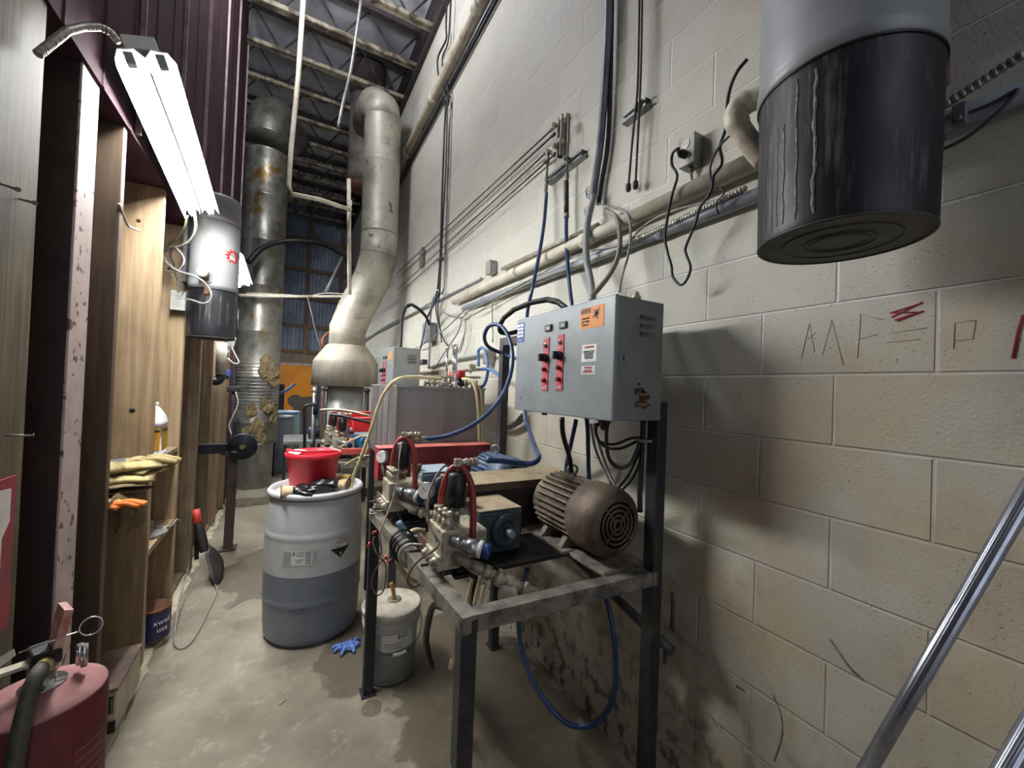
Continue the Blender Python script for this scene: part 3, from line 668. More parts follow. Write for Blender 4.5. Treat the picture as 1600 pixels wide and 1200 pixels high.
# ---- belt guards
def guard(x0, x1, y0, y1, z0, z1, mat_, topm, label, slope=.0):
    t = thing('belt_guard', label, 'guard', ((x0 + x1) / 2, (y0 + y1) / 2, z0))
    b = MB(); b.prism([(x0, y0, z0), (x1, y0, z0), (x1, y0, z1), (x0, y0, z1 - slope)], (0, y1 - y0, 0)); b.build('casing', mat_, t)
    b = MB(); b.prism([(x0 - .004, y0 - .006, z1 - slope), (x1 + .004, y0 - .006, z1), (x1 + .004, y0 - .006, z1 + .004), (x0 - .004, y0 - .006, z1 + .004 - slope)], (0, y1 - y0 + .012, 0)); b.build('top_flange', topm, t)
    return t
dustm = M('dusty_tan', (164, 148, 120), (132, 118, 94), 8, .85)
g = guard(.66, 1.29, 1.60, 1.84, TZ + .002, 1.165, M('brown_black', (42, 34, 30), (30, 26, 24), 8, .5), dustm, 'dark belt guard with a dusty tan top behind the dusty motor')
b = MB(); b.box((.655, 1.594, 1.135), (1.292, 1.60, 1.166)); b.build('front_lip', M('brown_lip', (92, 72, 54), (66, 52, 42), 10, .7), g)
guard(.45, 1.13, 2.27, 2.38, 1.06, 1.235, redpaint, M('dusty_red', (196, 112, 102), (178, 88, 82), 10, .7), 'long red belt guard in front of the grey tank')
# ---- pumps
pumpcast = M('pump_cast', (182, 174, 152), (118, 108, 92), 22, .55, .4, .2)
crank = M('teal_casting', (38, 54, 60), (66, 74, 74), 9, .55, .1, .1)
knobblue = M('knob_blue', (32, 52, 112), (48, 66, 124), 30, .35)
def pump(o, label, kit=1, sc=1.0, crankm=crank, topm=dustm, group=None, gauge=True, elbow=True):
    o = V(o); t = thing('pressure_pump', label, 'pump', o, group)
    X = lambda x, y, z: o + V((x, y, z)) * sc
    S = sc
    b = MB(); b.box(X(-.045, -.075, .055), X(.045, .075, .155), bev=.006); b.box(X(-.055, -.07, .02), X(.03, .07, .07), bev=.005); b.build('manifold', pumpcast, t)
    for dy in (-.045, 0, .045):
        b = MB(); b.lathe(X(-.018, dy, .150), (0, 0, 1), [(0, .0195 * S), (.038 * S, .0195 * S), (.04 * S, .014 * S), (.046 * S, .014 * S), (.046 * S, .018 * S), (.060 * S, .018 * S), (.062 * S, .010 * S), (.054 * S, .009 * S)], 12); b.build('valve_cap', brass, t)
        b = MB(); b.lathe(X(-.052, dy, .045), (-1, 0, 0), [(0, .017 * S), (.012 * S, .017 * S), (.012 * S, .012 * S), (.022 * S, .012 * S), (.022 * S, .007 * S), (.016 * S, .006 * S)], 10); b.build('plug', brass, t)
    # crankcase towards the wall, shaft end facing the aisle end
    b = MB(); b.box(X(.135, .03, .0), X(.33, .245, .165), bev=.012); b.build('crankcase', crankm, t)
    b = MB(); b.box(X(.14, .035, .165), X(.325, .24, .169)); b.build('dust_cover', topm, t)
    b = MB(); b.box(X(.045, -.04, .03), X(.14, .14, .13), bev=.006); b.build('plunger_housing', pumpcast, t)
    b = MB(); b.lathe(X(.255, .032, .085), (0, -1, 0), [(0, .066 * S), (.008 * S, .068 * S), (.018 * S, .062 * S), (.018 * S, .034 * S), (.006 * S, .03 * S)], 28); b.build('bearing_cover', crankm, t)
    b = MB(); b.lathe(X(.255, .03, .085), (0, -1, 0), [(0, .016 * S), (.05 * S, .016 * S), (.052 * S, .012 * S)], 16); b.build('shaft', steel, t)
    b = MB(); b.lathe(X(.13, .11, .165), (0, 0, 1), [(0, .026 * S), (.02 * S, .024 * S), (.022 * S, .028 * S), (.034 * S, .028 * S)], 14); b.build('oil_cap', M('oil_cap_brown', (104, 70, 56), (70, 52, 46), 20, .6), t)
    b = MB(); b.box(X(-.04, -.06, -.0), X(.0, .06, .025)); b.box(X(.02, -.06, 0), X(.13, .2, .012)); b.build('mount', darksteel, t)
    # black pulsation cylinder on a brass valve
    cx, cy = .035, .01
    b = MB(); b.lathe(X(cx, cy, .150), (0, 0, 1), [(0, .017 * S), (.03 * S, .017 * S), (.03 * S, .022 * S), (.045 * S, .022 * S), (.045 * S, .012 * S), (.062 * S, .012 * S)], 8, ref=V((1, 0, 0)) if False else None); b.build('valve_body', brass, t)
    b = MB(); b.lathe(X(cx, cy, .208), (0, 0, 1), [(0, .022 * S), (.004 * S, .0345 * S), (.118 * S, .0345 * S), (.124 * S, .024 * S), (.128 * S, .012 * S)], 20); pc = b.build('pulsation_damper', black, t)
    if elbow:
        b = MB(); b.tube([X(cx, cy, .332), X(cx, cy, .372)], .011 * S, 8, smooth=False); b.obox(X(cx, cy, .366), (.026 * S, .026 * S, .028 * S), bev=.003); b.tube([X(cx, cy, .366), X(cx + .055, cy - .002, .366)], .0115 * S, 8, smooth=False)
        for k in (.028, .050, .066): b.cyl(X(cx + k, cy, .366), X(cx + k + .01, cy, .366), .0155 * S, n=6, smooth=False)
        b.build('elbow_fitting', brass, t)
    b = MB(); b.tube([X(.0, .075, .13), X(-.005, .06, .22), X(.0, .035, .30), X(.02, .02, .345), X(.05, .0, .345), X(.075, -.025, .29), X(.08, -.04, .2), X(.08, -.045, .10)], .0125 * S, 10); b.build('red_hose', redhose, t)
    # unloader valve with blue knob
    ax = V((.10, -.07, -.03)).normalized(); p0 = X(-.012, -.075, .125)
    b = MB(); b.lathe(p0, ax, [(0, .016 * S), (.02 * S, .016 * S), (.02 * S, .020 * S), (.03 * S, .020 * S), (.03 * S, .015 * S), (.05 * S, .015 * S), (.05 * S, .025 * S), (.095 * S, .025 * S)], 10); un = b.build('unloader_valve', M('chrome_worn', (190, 192, 196), (140, 140, 140), 30, .3, .8), t)
    b = MB(); b.lathe(p0 + ax * .095 * S, ax, [(0, .029 * S), (.014 * S, .029 * S), (.014 * S, .026 * S)], 20); b.build('ring', whitep, un)
    b = MB(); b.lathe(p0 + ax * .109 * S, ax, [(0, .026 * S), (.024 * S, .026 * S), (.030 * S, .018 * S)], 10); b.build('knob', knobblue, un)
    # suction line with strainer running forward and down
    q = [X(.0, -.07, .07), X(.045, -.115, .045), X(.13, -.185, .012), X(.225, -.25, -.025)]
    b = MB(); b.tube(q, .016 * S, 12, smooth=False)
    for a, c, r_ in ((0, .35, .021), (.42, .62, .024), (.80, 1.0, .028)):
        b.cyl(q[1].lerp(q[2], a), q[1].lerp(q[2], c), r_ * S, n=10)
    b.cyl(q[2].lerp(q[3], .1), q[2].lerp(q[3], .3), .022 * S, n=6, smooth=False); b.cyl(q[2].lerp(q[3], .6), q[2].lerp(q[3], .72), .022 * S, n=6, smooth=False)
    b.build('suction_line', pumpcast, t)
    b = MB(); b.lathe(q[2].lerp(q[3], .35) + V((-.012, .02, -.03)), V((-.5, -.8, .1)), [(0, .03 * S), (.03 * S, .034 * S), (.035 * S, .02 * S)], 16); b.build('strainer_cap', M('strainer_white', (196, 192, 176), (170, 162, 140), 20, .5), t)
    if gauge:
        gc = X(-.045, .12, .245); gx = V((-.75, -.62, .12)).normalized()
        b = MB(); b.cyl(X(-.02, .11, .10), gc - V((0, 0, .03)), .006, n=8); b.lathe(gc - gx * .02, gx, [(0, .022), (.004, .031), (.022, .033), (.026, .030)], 24, cap=True); ga = b.build('gauge', steel, t)
        b = MB(); b.cyl(gc + gx * .0055, gc + gx * .0068, .0285, n=24); b.build('dial', paper, ga)
        nn = gx.cross(V((0, 0, 1))).normalized(); b = MB(); b.bar(gc + gx * .0072 - nn * .004, gc + gx * .0072 + nn * .012 + V((0, 0, .014)), .002, .001); b.build('needle', ink, ga)
    return t
pump((.512, 1.345, TZ + .01), 'nearest pressure pump with black damper, red hose and blue knob on the near stand')
pump((.470, 1.945, TZ + .04), 'second pressure pump farther back on the near stand, before the red guard', crankm=M('blue_casting', (96, 124, 144), (128, 138, 142), 9, .5, .1, .1), topm=M('pale_blue_dust', (150, 164, 172), (128, 142, 150), 9, .7))
# blue and tan hoses under the near stand
b = MB(); b.tube(PYs((622, 815, 1.78), (640, 838, 1.76), (665, 845, 1.72)), .014, 10); tag(b.build('hose', M('pale_blue_hose', (138, 172, 194), (116, 150, 172), 20, .4)), 'short pale blue hose under the nearest pump', 'hose')
b = MB(); b.tube(PYs((664, 830, 1.74), (645, 830, 1.74), (628, 850, 1.78), (622, 880, 1.80), (640, 905, 1.80), (670, 915, 1.75), (700, 915, 1.7)), .012, 10); tag(b.build('hose', creamhose), 'tan hose looping under the nearest pump, above the white pail', 'hose')
# ================================================================== GREY TANK AND ITS STAND
t = thing('tank_stand', 'black angle-iron stand under the grey tank, with a leg beside the red bucket', 'stand', (.86, 2.85, 0))
x0, x1, ya, yb = .575, 1.16, 2.44, 3.27; tz = 1.135
for (x, y) in ((x0 + .02, ya + .02), (x1 - .02, ya + .02), (x0 + .02, yb - .02), (x1 - .02, yb - .02)):
    b = MB(); b.bar((x, y, 0), (x, y, tz - .04), .04, up=(0, 1, 0)); b.build('leg', frame_m, t)
for p, q in (((x0, ya + .02), (x1, ya + .02)), ((x0, yb - .02), (x1, yb - .02)), ((x0 + .02, ya + .04), (x0 + .02, yb - .04)), ((x1 - .02, ya + .04), (x1 - .02, yb - .04))):
    b = MB(); b.bar((*p, tz - .02), (*q, tz - .02), .04); b.build('rail', M('rail_grey', (112, 114, 114), (74, 74, 74), 14, .5, .4), t)
tankm = M('tank_steel', (150, 147, 144), (120, 117, 114), 3, .38, .45, .03, stretch=(1, 1, .2))
t = thing('float_tank', 'dull grey sheet-steel tank with pipe valves on its lid, behind the red belt guard', 'tank', (.86, 2.85, tz))
b = MB(); b.box((x0, ya, tz), (x1, yb, 1.585), bev=.004); b.build('tank_body', tankm, t)
b = MB(); b.box((x0 - .004, ya - .004, 1.578), (x1 + .004, yb + .004, 1.59)); b.build('lid', M('lid_steel', (172, 172, 168), (140, 138, 132), 10, .5, .4), t)
for y in (ya + .20, ya + .38, ya + .56):
    b = MB(); b.box((x0 - .006, y, tz + .01), (x0, y + .012, 1.57)); b.build('side_seam', tankm, t)
# valves on the lid
def riser(px, py_top, py_bot, y, r, capr, label_part, mat_=brass):
    p = P(px, py_bot, y=y); q = P(px, py_top, y=y); p.z = 1.59; q.x = p.x
    b = MB(); b.cyl(p, q, r, n=12); b.cyl(q - V((0, 0, .025)), q, capr, n=12); b.cyl(p, p + V((0, 0, .04)), r * 1.5, n=6, smooth=False); b.build(label_part, mat_, t)
chromem = M('chrome', (200, 200, 200), rough=.2, metal=.9)
riser(697, 541, 600, 2.62, .008, .014, 'stand_pipe', chromem); riser(708, 538, 600, 2.66, .012, .019, 'stand_pipe', chromem); riser(711, 542, 600, 2.58, .010, .014, 'stand_pipe', chromem)
p = P(720, 574, y=2.62); b = MB(); b.lathe((p.x, p.y, 1.60), (0, 0, 1), [(0, .03), (.03, .03), (.035, .022), (.05, .022)], 14); b.build('solenoid_base', black, t)
b = MB(); b.lathe((p.x, p.y, 1.65), (0, 0, 1), [(0, .034), (.055, .034), (.058, .028)], 18); b.build('red_coil', M('coil_red', (196, 40, 40), (170, 36, 38), 10, .35), t)
p = P(708, 574, y=2.75); b = MB(); b.lathe((p.x, p.y + .0, 1.60), (0, 0, 1), [(0, .02), (.05, .02), (.05, .026), (.10, .026)], 14); b.build('red_coil', MATS['coil_red'], t)
random.seed(11)
for i, px in enumerate((664, 671, 679, 687, 694, 702, 711, 720, 729, 738, 745)):
    p = P(px, 598, y=2.60 + .03 * (i % 3)); z = 1.60 + .012 * random.random()
    b = MB(); a = p.copy(); a.z = z; c = a + V((.03, .01 * (-1) ** i, .012 * random.random()))
    b.cyl(a, c, .010 + .004 * (i % 2), n=6, smooth=False); b.lathe((a.x, a.y, 1.59), (0, 0, 1), [(0, .012), (.03 + .02 * (i % 3), .010), (.035 + .02 * (i % 3), .005)], 8); b.build('lid_fitting', brass if i % 3 else steel, t)
b = MB(); a = P(655, 588, y=2.62); c = P(750, 590, y=2.62); b.tube([a, a.lerp(c, .5), c], .009, 8); b.build('manifold_pipe', brass, t)
b = MB(); p = P(738, 572, y=2.62); b.obox(p, (.045, .03, .03), bev=.004); p2 = P(735, 583, y=2.62); b.cyl(p2, p, .01, n=8); b.cyl(P(722, 579, y=2.62), P(752, 577, y=2.62), .012, n=8); b.build('lever_valve', brass, t)
# cream suction hose: tank lid -> over the edge -> down into the white drum
b = MB(); b.tube(PYs((690, 592, 2.60), (665, 590, 2.58), (640, 589, 2.55), (618, 594, 2.55), (602, 612, 2.6), (592, 632, 2.65), (583, 660, 2.70), (573, 690, 2.75), (562, 720, 2.8), (552, 745, 2.86), (547, 768, 2.88)), .011, 10)
tag(b.build('suction_hose', creamhose), 'cream plastic hose arching from the grey tank into the white drum', 'hose')
b = MB(); b.tube(PYs((722, 592, 2.50), (735, 594, 2.46), (742, 605, 2.43), (746, 630, 2.42), (748, 670, 2.42), (749, 700, 2.42)), .010, 10)
tag(b.build('suction_hose', creamhose), 'cream hose hanging down the front of the grey tank on its right', 'hose')
b = MB(); b.tube(PYs((728, 592, 2.49), (741, 597, 2.45), (750, 612, 2.43), (752, 650, 2.42), (753, 700, 2.42)), .008, 8)
tag(b.build('suction_hose', creamhose), 'thinner cream hose at the right corner of the grey tank', 'hose')
# ================================================================== FAR PUMP STAND (partly hidden)
FS = ((.40, 3.75), (1.16, 3.72), (.36, 4.85), (1.12, 4.88))
st2 = stand(*FS, .90, 'farther black pump stand behind the grey tank', 1.85)
pump((.43, 4.05, .93), 'far pump with a blue crankcase seen over the red bucket', crankm=M('bright_blue', (44, 104, 148), (70, 118, 150), 8, .45), topm=MATS['pale_blue_dust'], gauge=False, elbow=True)
pump((.40, 4.55, .93), 'farthest pump with a black damper beside the grey flue', crankm=MATS['bright_blue'], topm=MATS['pale_blue_dust'], gauge=False, elbow=True)
brightred = M('bright_red', (206, 36, 36), (180, 32, 34), 6, .42)
pinktop = M('red_dusty_top', (224, 96, 92), (204, 78, 76), 12, .6)
guard(.60, 1.15, 4.32, 4.44, 1.01, 1.235, brightred, pinktop, 'bright red belt guard, nearer of the two behind the red bucket')
guard(.53, 1.10, 4.74, 4.84, 1.02, 1.27, brightred, pinktop, 'bright red belt guard, farther of the two behind the red bucket')
b = MB(); b.bar((.44, 3.80, .985), (1.0, 3.80, .985), .07, .05, bev=.003); tag(b.build('red_channel', M('faded_red', (178, 74, 66), (150, 60, 54), 10, .6)), 'faded red channel bar lying on the far pump stand', 'bar')
for (pts, r, mt, lb) in (
    (((500, 641, 4.5), (515, 640, 4.45), (545, 642, 4.3), (580, 650, 4.1)), .012, brass, 'olive hose running right from the farthest pump'),
    (((517, 648, 4.1), (535, 650, 4.0), (555, 655, 3.9), (580, 660, 3.8)), .013, black, 'black hose running right from the far pump, over the red guards'),
    (((530, 700, 3.9), (545, 690, 3.85), (565, 681, 3.8), (582, 682, 3.7)), .008, creamhose, 'thin cream hose curving above the far blue crankcase'),
    (((556, 725, 3.7), (570, 710, 3.6), (575, 695, 3.6), (570, 688, 3.6)), .006, creamhose, 'thin cream hose loop by the far blue crankcase'),
    (((538, 727, 3.6), (555, 717, 3.55), (572, 712, 3.5), (582, 711, 3.45)), .007, creamhose, 'thin cream hose just above the tan glove on the drum'),
    (((476, 830, 4.9), (476, 664, 4.9), (476, 638, 4.9), (482, 633, 4.9), (497, 632, 4.9)), .016, black, 'black bent pipe frame in front of the orange door')):
    b = MB(); b.tube(PYs(*pts), r, 8); tag(b.build('hose', mt), lb, 'hose')
# pale cabinet top and small valve cluster left of the far pumps
t = thing('work_table', 'low grey metal table behind the red bucket, in front of the orange door', 'table', (.15, 5.3, .11))
b = MB(); b.box((-.02, 5.1, .88), (.40, 5.8, .91)); b.build('tabletop', M('zinc_top', (156, 160, 156), (130, 134, 130), 8, .4, .4), t)
for (x, y) in ((.0, 5.12), (.38, 5.12), (.0, 5.78), (.38, 5.78)):
    b = MB(); b.bar((x, y, 0.0), (x, y, .88), .03, up=(0, 1, 0)); b.build('leg', frame_m, t)
t = thing('small_motor', 'small dark blue motor with grey top on the far grey table', 'motor', (.30, 5.35, .91))
b = MB(); c = V((.30, 5.35, 1.0)); b.lathe(c - V((.07, 0, 0)), (1, 0, 0), [(0, .04), (.01, .06), (.13, .06), (.14, .04)], 18); b.build('body', M('navy', (34, 48, 72), (48, 60, 80), 12, .5), t)
b = MB(); b.box((.27, 5.31, 1.05), (.34, 5.39, 1.11), bev=.006); b.box((.285, 5.33, 1.11), (.33, 5.37, 1.14)); b.build('valve_block', steel, t)
b = MB(); b.box((.24, 5.30, .91), (.36, 5.40, .945)); b.build('foot', black, t)
# vertical pipes beside the flue
for (px, pt, pb, y, r, mt, lb) in ((492, 605, 660, 5.2, .02, steel, 'grey vertical pipe just right of the orange door'), (505, 603, 655, 5.25, .014, rust, 'brown vertical pipe between the grey pipe and the flue'),
                                   (511, 604, 655, 5.3, .012, black, 'black vertical pipe touching the flue on its left'), (574, 606, 655, 5.3, .028, black, 'thick black pipe right of the flue under the hood')):
    p = P(px, pt, y=y); q = P(px, pb, y=y); b = MB(); b.cyl((p.x, y, .11), (p.x, y, p.z), r, n=12)
    b.cyl((p.x, y, p.z - .05), (p.x, y, p.z - .02), r * 1.4, n=12); tag(b.build('riser_pipe', mt), lb, 'pipe')
t = thing('gate_valve', 'black gate valve wheel on a stem by the flue', 'valve', P(494, 640, y=5.05))
b = MB(); p = P(494, 612, y=5.05); b.torus(p, (0, 0, 1), .045, .008, 20, 6); b.bar(p - V((.045, 0, 0)), p + V((.045, 0, 0)), .01); b.build('wheel', black, t)
b = MB(); b.cyl(p, p - V((0, 0, p.z - .001)), .012, n=8); b.cyl(p - V((0, 0, .12)), p - V((0, 0, .26)), .026, n=10); b.build('stem', darksteel, t)
b = MB(); p = P(497, 545, y=6.4); q = P(501, 510, y=6.4); b.tube(PYs((505, 552, 6.3), (504, 535, 6.3), (508, 524, 6.3), (520, 516, 6.3)), .022, 10); tag(b.build('copper_pipe', M('copper', (150, 88, 66), (116, 70, 56), 10, .4, .5)), 'brown copper pipe curving up behind the hood', 'pipe')
# ================================================================== DRUMS, PAILS AND THINGS ON THEM
BS = 1.07
def drum(c, r, h, matu, matl, label, level=.42, ribs=True, name='plastic_drum'):
    t = thing(name, label, 'drum', (c[0], c[1], c[2]))
    hl = h * level
    def R(z):
        u = z / h
        base = r * (.955 + .045 * math.sin(min(1, u / .5) * math.pi / 2)) if u < .5 else r * (1 - .10 * max(0, (u - .62) / .38) ** 1.7)
        if u < .045: base *= .90 + .10 * math.sin(u / .045 * math.pi / 2)
        for rz in (.28, .715):
            base += .006 * math.exp(-((u - rz) / .012) ** 2)
        return base
    zs = [h * i / 60 for i in range(61)]
    lo_ = [(z, R(z)) for z in zs if z < hl] + [(hl, R(hl))]; up_ = [(hl, R(hl))] + [(z, R(z)) for z in zs if z > hl and z < h * .965]
    b = MB(); b.lathe(c, (0, 0, 1), lo_, 56, cap=False); b.lathe(c, (0, 0, 1), [(0.0, R(0) * .0), (0.0, R(0))], 56, cap=False); b.build('lower_body', matl, t)
    b = MB(); b.lathe(c, (0, 0, 1), up_, 56, cap=False); b.build('upper_body', matu, t)
    rt = R(h * .965)
    b = MB(); b.lathe(c, (0, 0, 1), [(h * .955, rt), (h * .962, rt + .018), (h * .985, rt + .022), (h, rt + .012), (h, rt - .006), (h * .97, rt - .014), (h * .965, rt - .02), (h * .968, .0)], 56, cap=False); b.build('rim_and_lid', matu, t)
    return t, R
drumw = M('hdpe_white', (206, 206, 204), (190, 190, 188), 5, .42, 0, .01)
drumg = M('hdpe_filled', (124, 130, 140), (112, 118, 128), 5, .42, 0, .01)
DC = V((.197, 2.93, 0)); DR = .288; DH = .915
dt, DRf = drum(DC, DR, DH, drumw, drumg, 'white plastic drum half full of dark liquid, with a corrosive label, in the aisle', .47)
def wrapper(c, rf, a0, z0, ex=.0):
    """maps flat (x, y) lettering onto a drum's side; a0 is the facing angle, z0 the height"""
    def f(x, y, z):
        r = rf(z0 + y - c.z) + .0012 + z; a = a0 + x / rf(z0 - c.z)
        return V((c.x + r * math.cos(a), c.y + r * math.sin(a), z0 + y))
    return f
def wrapped_rect(c, rf, a0, z0, w, h, mat_, name, parent, off=.0008, skew=0, pts=None, n=14):
    b = MB(); vs = []; fs = []
    if pts is None:
        for i in range(n + 1):
            for j in (0, 1):
                x = -w / 2 + w * i / n; y = (-h / 2 if j == 0 else h / 2)
                for o_ in (off * .5, off):
                    r = rf(z0 + y - c.z) + o_; a = a0 + x / rf(z0 - c.z); vs.append(V((c.x + r * math.cos(a), c.y + r * math.sin(a), z0 + y)))
        for i in range(n):
            k = i * 4; fs += [(k + 1, k + 5, k + 7, k + 3), (k, k + 2, k + 6, k + 4), (k, k + 4, k + 5, k + 1), (k + 2, k + 3, k + 7, k + 6)]
        fs += [(0, 1, 3, 2), (n * 4, n * 4 + 2, n * 4 + 3, n * 4 + 1)]
    elif max(p[0] for p in pts) - min(p[0] for p in pts) > .03 and name in ('hazard_diamond', 'diamond_top', 'hand_mark', 'tube_mark'):
        xa = min(p[0] for p in pts); xb = max(p[0] for p in pts); n = 16; m_ = len(pts)
        def bounds(x):
            ys = []
            for i in range(m_):
                (x1, y1), (x2, y2) = pts[i], pts[(i + 1) % m_]
                if min(x1, x2) - 1e-9 <= x <= max(x1, x2) + 1e-9: ys += [y1, y2] if abs(x2 - x1) < 1e-9 else [y1 + (y2 - y1) * (x - x1) / (x2 - x1)]
            return min(ys), max(ys)
        for i in range(n + 1):
            x = xa + (xb - xa) * i / n
            for y in bounds(x):
                for o_ in (off * .5, off):
                    r = rf(z0 + y - c.z) + o_; a = a0 + x / rf(z0 - c.z); vs.append(V((c.x + r * math.cos(a), c.y + r * math.sin(a), z0 + y)))
        for i in range(n):
            k = i * 4; fs += [(k + 1, k + 5, k + 7, k + 3), (k, k + 2, k + 6, k + 4), (k, k + 4, k + 5, k + 1), (k + 2, k + 3, k + 7, k + 6)]
    else:
        m_ = len(pts)
        for o_ in (off * .4, off):
            for (x, y) in pts:
                r = rf(z0 + y - c.z) + o_; a = a0 + x / rf(z0 - c.z); vs.append(V((c.x + r * math.cos(a), c.y + r * math.sin(a), z0 + y)))
        fs = [list(range(m_, 2 * m_)), list(range(m_))[::-1]] + [(i, (i + 1) % m_, m_ + (i + 1) % m_, m_ + i) for i in range(m_)]
    b.add(vs, fs); return b.build(name, mat_, parent)
def ang(c, r, px, z):      # angle on the drum side where pixel column px meets it (near face)
    best = None
    for i in range(720):
        a = 2 * math.pi * i / 720; p = V((c.x + r * math.cos(a), c.y + r * math.sin(a), z)); d = p - V((0, 0, CAM_H))
        n_ = V((math.cos(a), math.sin(a), 0))
        if n_.dot(d) >= 0: continue
        x = 800 + FPX * d.dot(CR) / d.dot(CF)
        if best is None or abs(x - px) < best[0]: best = (abs(x - px), a)
    return best[1]
la = ang(DC, DR, 468, .55); zl = .548
lb_ = wrapped_rect(DC, DRf, la, zl, .20, .092, greenink, 'drum_label', dt)
l2 = wrapped_rect(DC, DRf, la, zl, .196, .088, paper, 'label_face', dt, off=.0014)
for (x, w_, mt) in ((-.071, .046, M('print_grey', (96, 104, 112))), (.047, .03, MATS['print_grey']), (.082, .024, MATS['print_grey'])):
    for j in range(8):
        wrapped_rect(DC, DRf, la + x / DR, zl + .034 - j * .0098, w_, .004, mt, 'text_line', l2, off=.0019, n=4)
text('Green\nPlanet', .017, (0, 0, 0), (1, 0, 0), (0, 1, 0), ink, l2, wrap=wrapper(DC, DRf, la + .004 / DR, zl + .024), ex=.0003)
text('TOP POWER\nCLEAN', .009, (0, 0, 0), (1, 0, 0), (0, 1, 0), ink, l2, wrap=wrapper(DC, DRf, la - .005 / DR, zl - .016), ex=.0003)
wrapped_rect(DC, DRf, la - .033 / DR, zl + .026, 0, 0, greenink, 'leaf_mark', l2, off=.0020, pts=[(-.009, -.006), (0, -.012), (.008, -.004), (.007, .008), (0, .014), (-.006, .008)])
a2 = ang(DC, DR, 532, .56); zd = .572
dm = wrapped_rect(DC, DRf, a2, zd, 0, 0, ink, 'hazard_diamond', dt, off=.0010, pts=[(-.062, 0), (0, -.062), (.062, 0), (0, .062)])
wrapped_rect(DC, DRf, a2, zd, 0, 0, paper, 'diamond_top', dm, off=.0018, pts=[(-.055, 0.003), (.055, 0.003), (0, .057)])
wrapped_rect(DC, DRf, a2, zd, 0, 0, ink, 'hand_mark', dm, off=.0024, pts=[(-.036, .006), (-.008, .012), (-.008, .017), (-.036, .012)])
wrapped_rect(DC, DRf, a2, zd, 0, 0, ink, 'tube_mark', dm, off=.0024, pts=[(-.02, .026), (.012, .036), (.012, .041), (-.02, .031)])
wrapped_rect(DC, DRf, a2, zd, 0, 0, ink, 'drop_mark', dm, off=.0024, pts=[(.010, .018), (.016, .018), (.015, .028), (.011, .028)])
text('8', .026, (0, 0, 0), (1, 0, 0), (0, 1, 0), whiteink, dm, wrap=wrapper(DC, DRf, a2, zd - .036), ex=.0003)
text('RECYCLABLE\nHDPE 2 UN 1H1\nY1.8/100', .014, (0, 0, 0), (1, 0, 0), (0, 1, 0), drumg, dt, wrap=wrapper(DC, DRf, la, .235), ex=.0008, name='moulded_mark')
b = MB(); tp = V((DC.x + .20, DC.y - .05, DH * .968)); b.lathe(tp, (0, 0, 1), [(0, .045), (.006, .045), (.006, .034), (.004, .034), (.004, 0)], 24); b.build('bung_ring', drumw, dt)
# red bucket on the drum
LZ = DH * .968 + .002
bc = V((DC.x - .025, DC.y + .085, DH - .02))
t = thing('red_bucket', 'red plastic bucket standing on the white drum', 'bucket', bc)
redb = M('bucket_red', (214, 44, 60), (200, 38, 54), 5, .38)
b = MB(); b.lathe(bc, (0, 0, 1), [(z_ * 1.0, r_ * BS) for z_, r_ in [(0, .0), (0, .128), (.19, .150), (.19, .158), (.20, .160), (.222, .163), (.225, .158), (.205, .150), (.19, .146), (.004, .124), (.004, 0)]], 40, cap=False); b.build('pail', redb, t)
b = MB(); b.tube([bc + V((.162 * math.cos(a), .162 * math.sin(a), .232 + .018 * math.sin((a - 2.6) * 1.0))) for a in [2.6 + i * math.pi / 12 for i in range(13)]], .006, 8); b.build('handle', redb, t)
b = MB(); b.prism([bc + V((-.165, -.03, .222)), bc + V((-.10, -.13, .222)), bc + V((-.05, -.10, .245)), bc + V((-.11, -.02, .242))], (0, 0, .006)); b.build('pour_lip', redb, t)
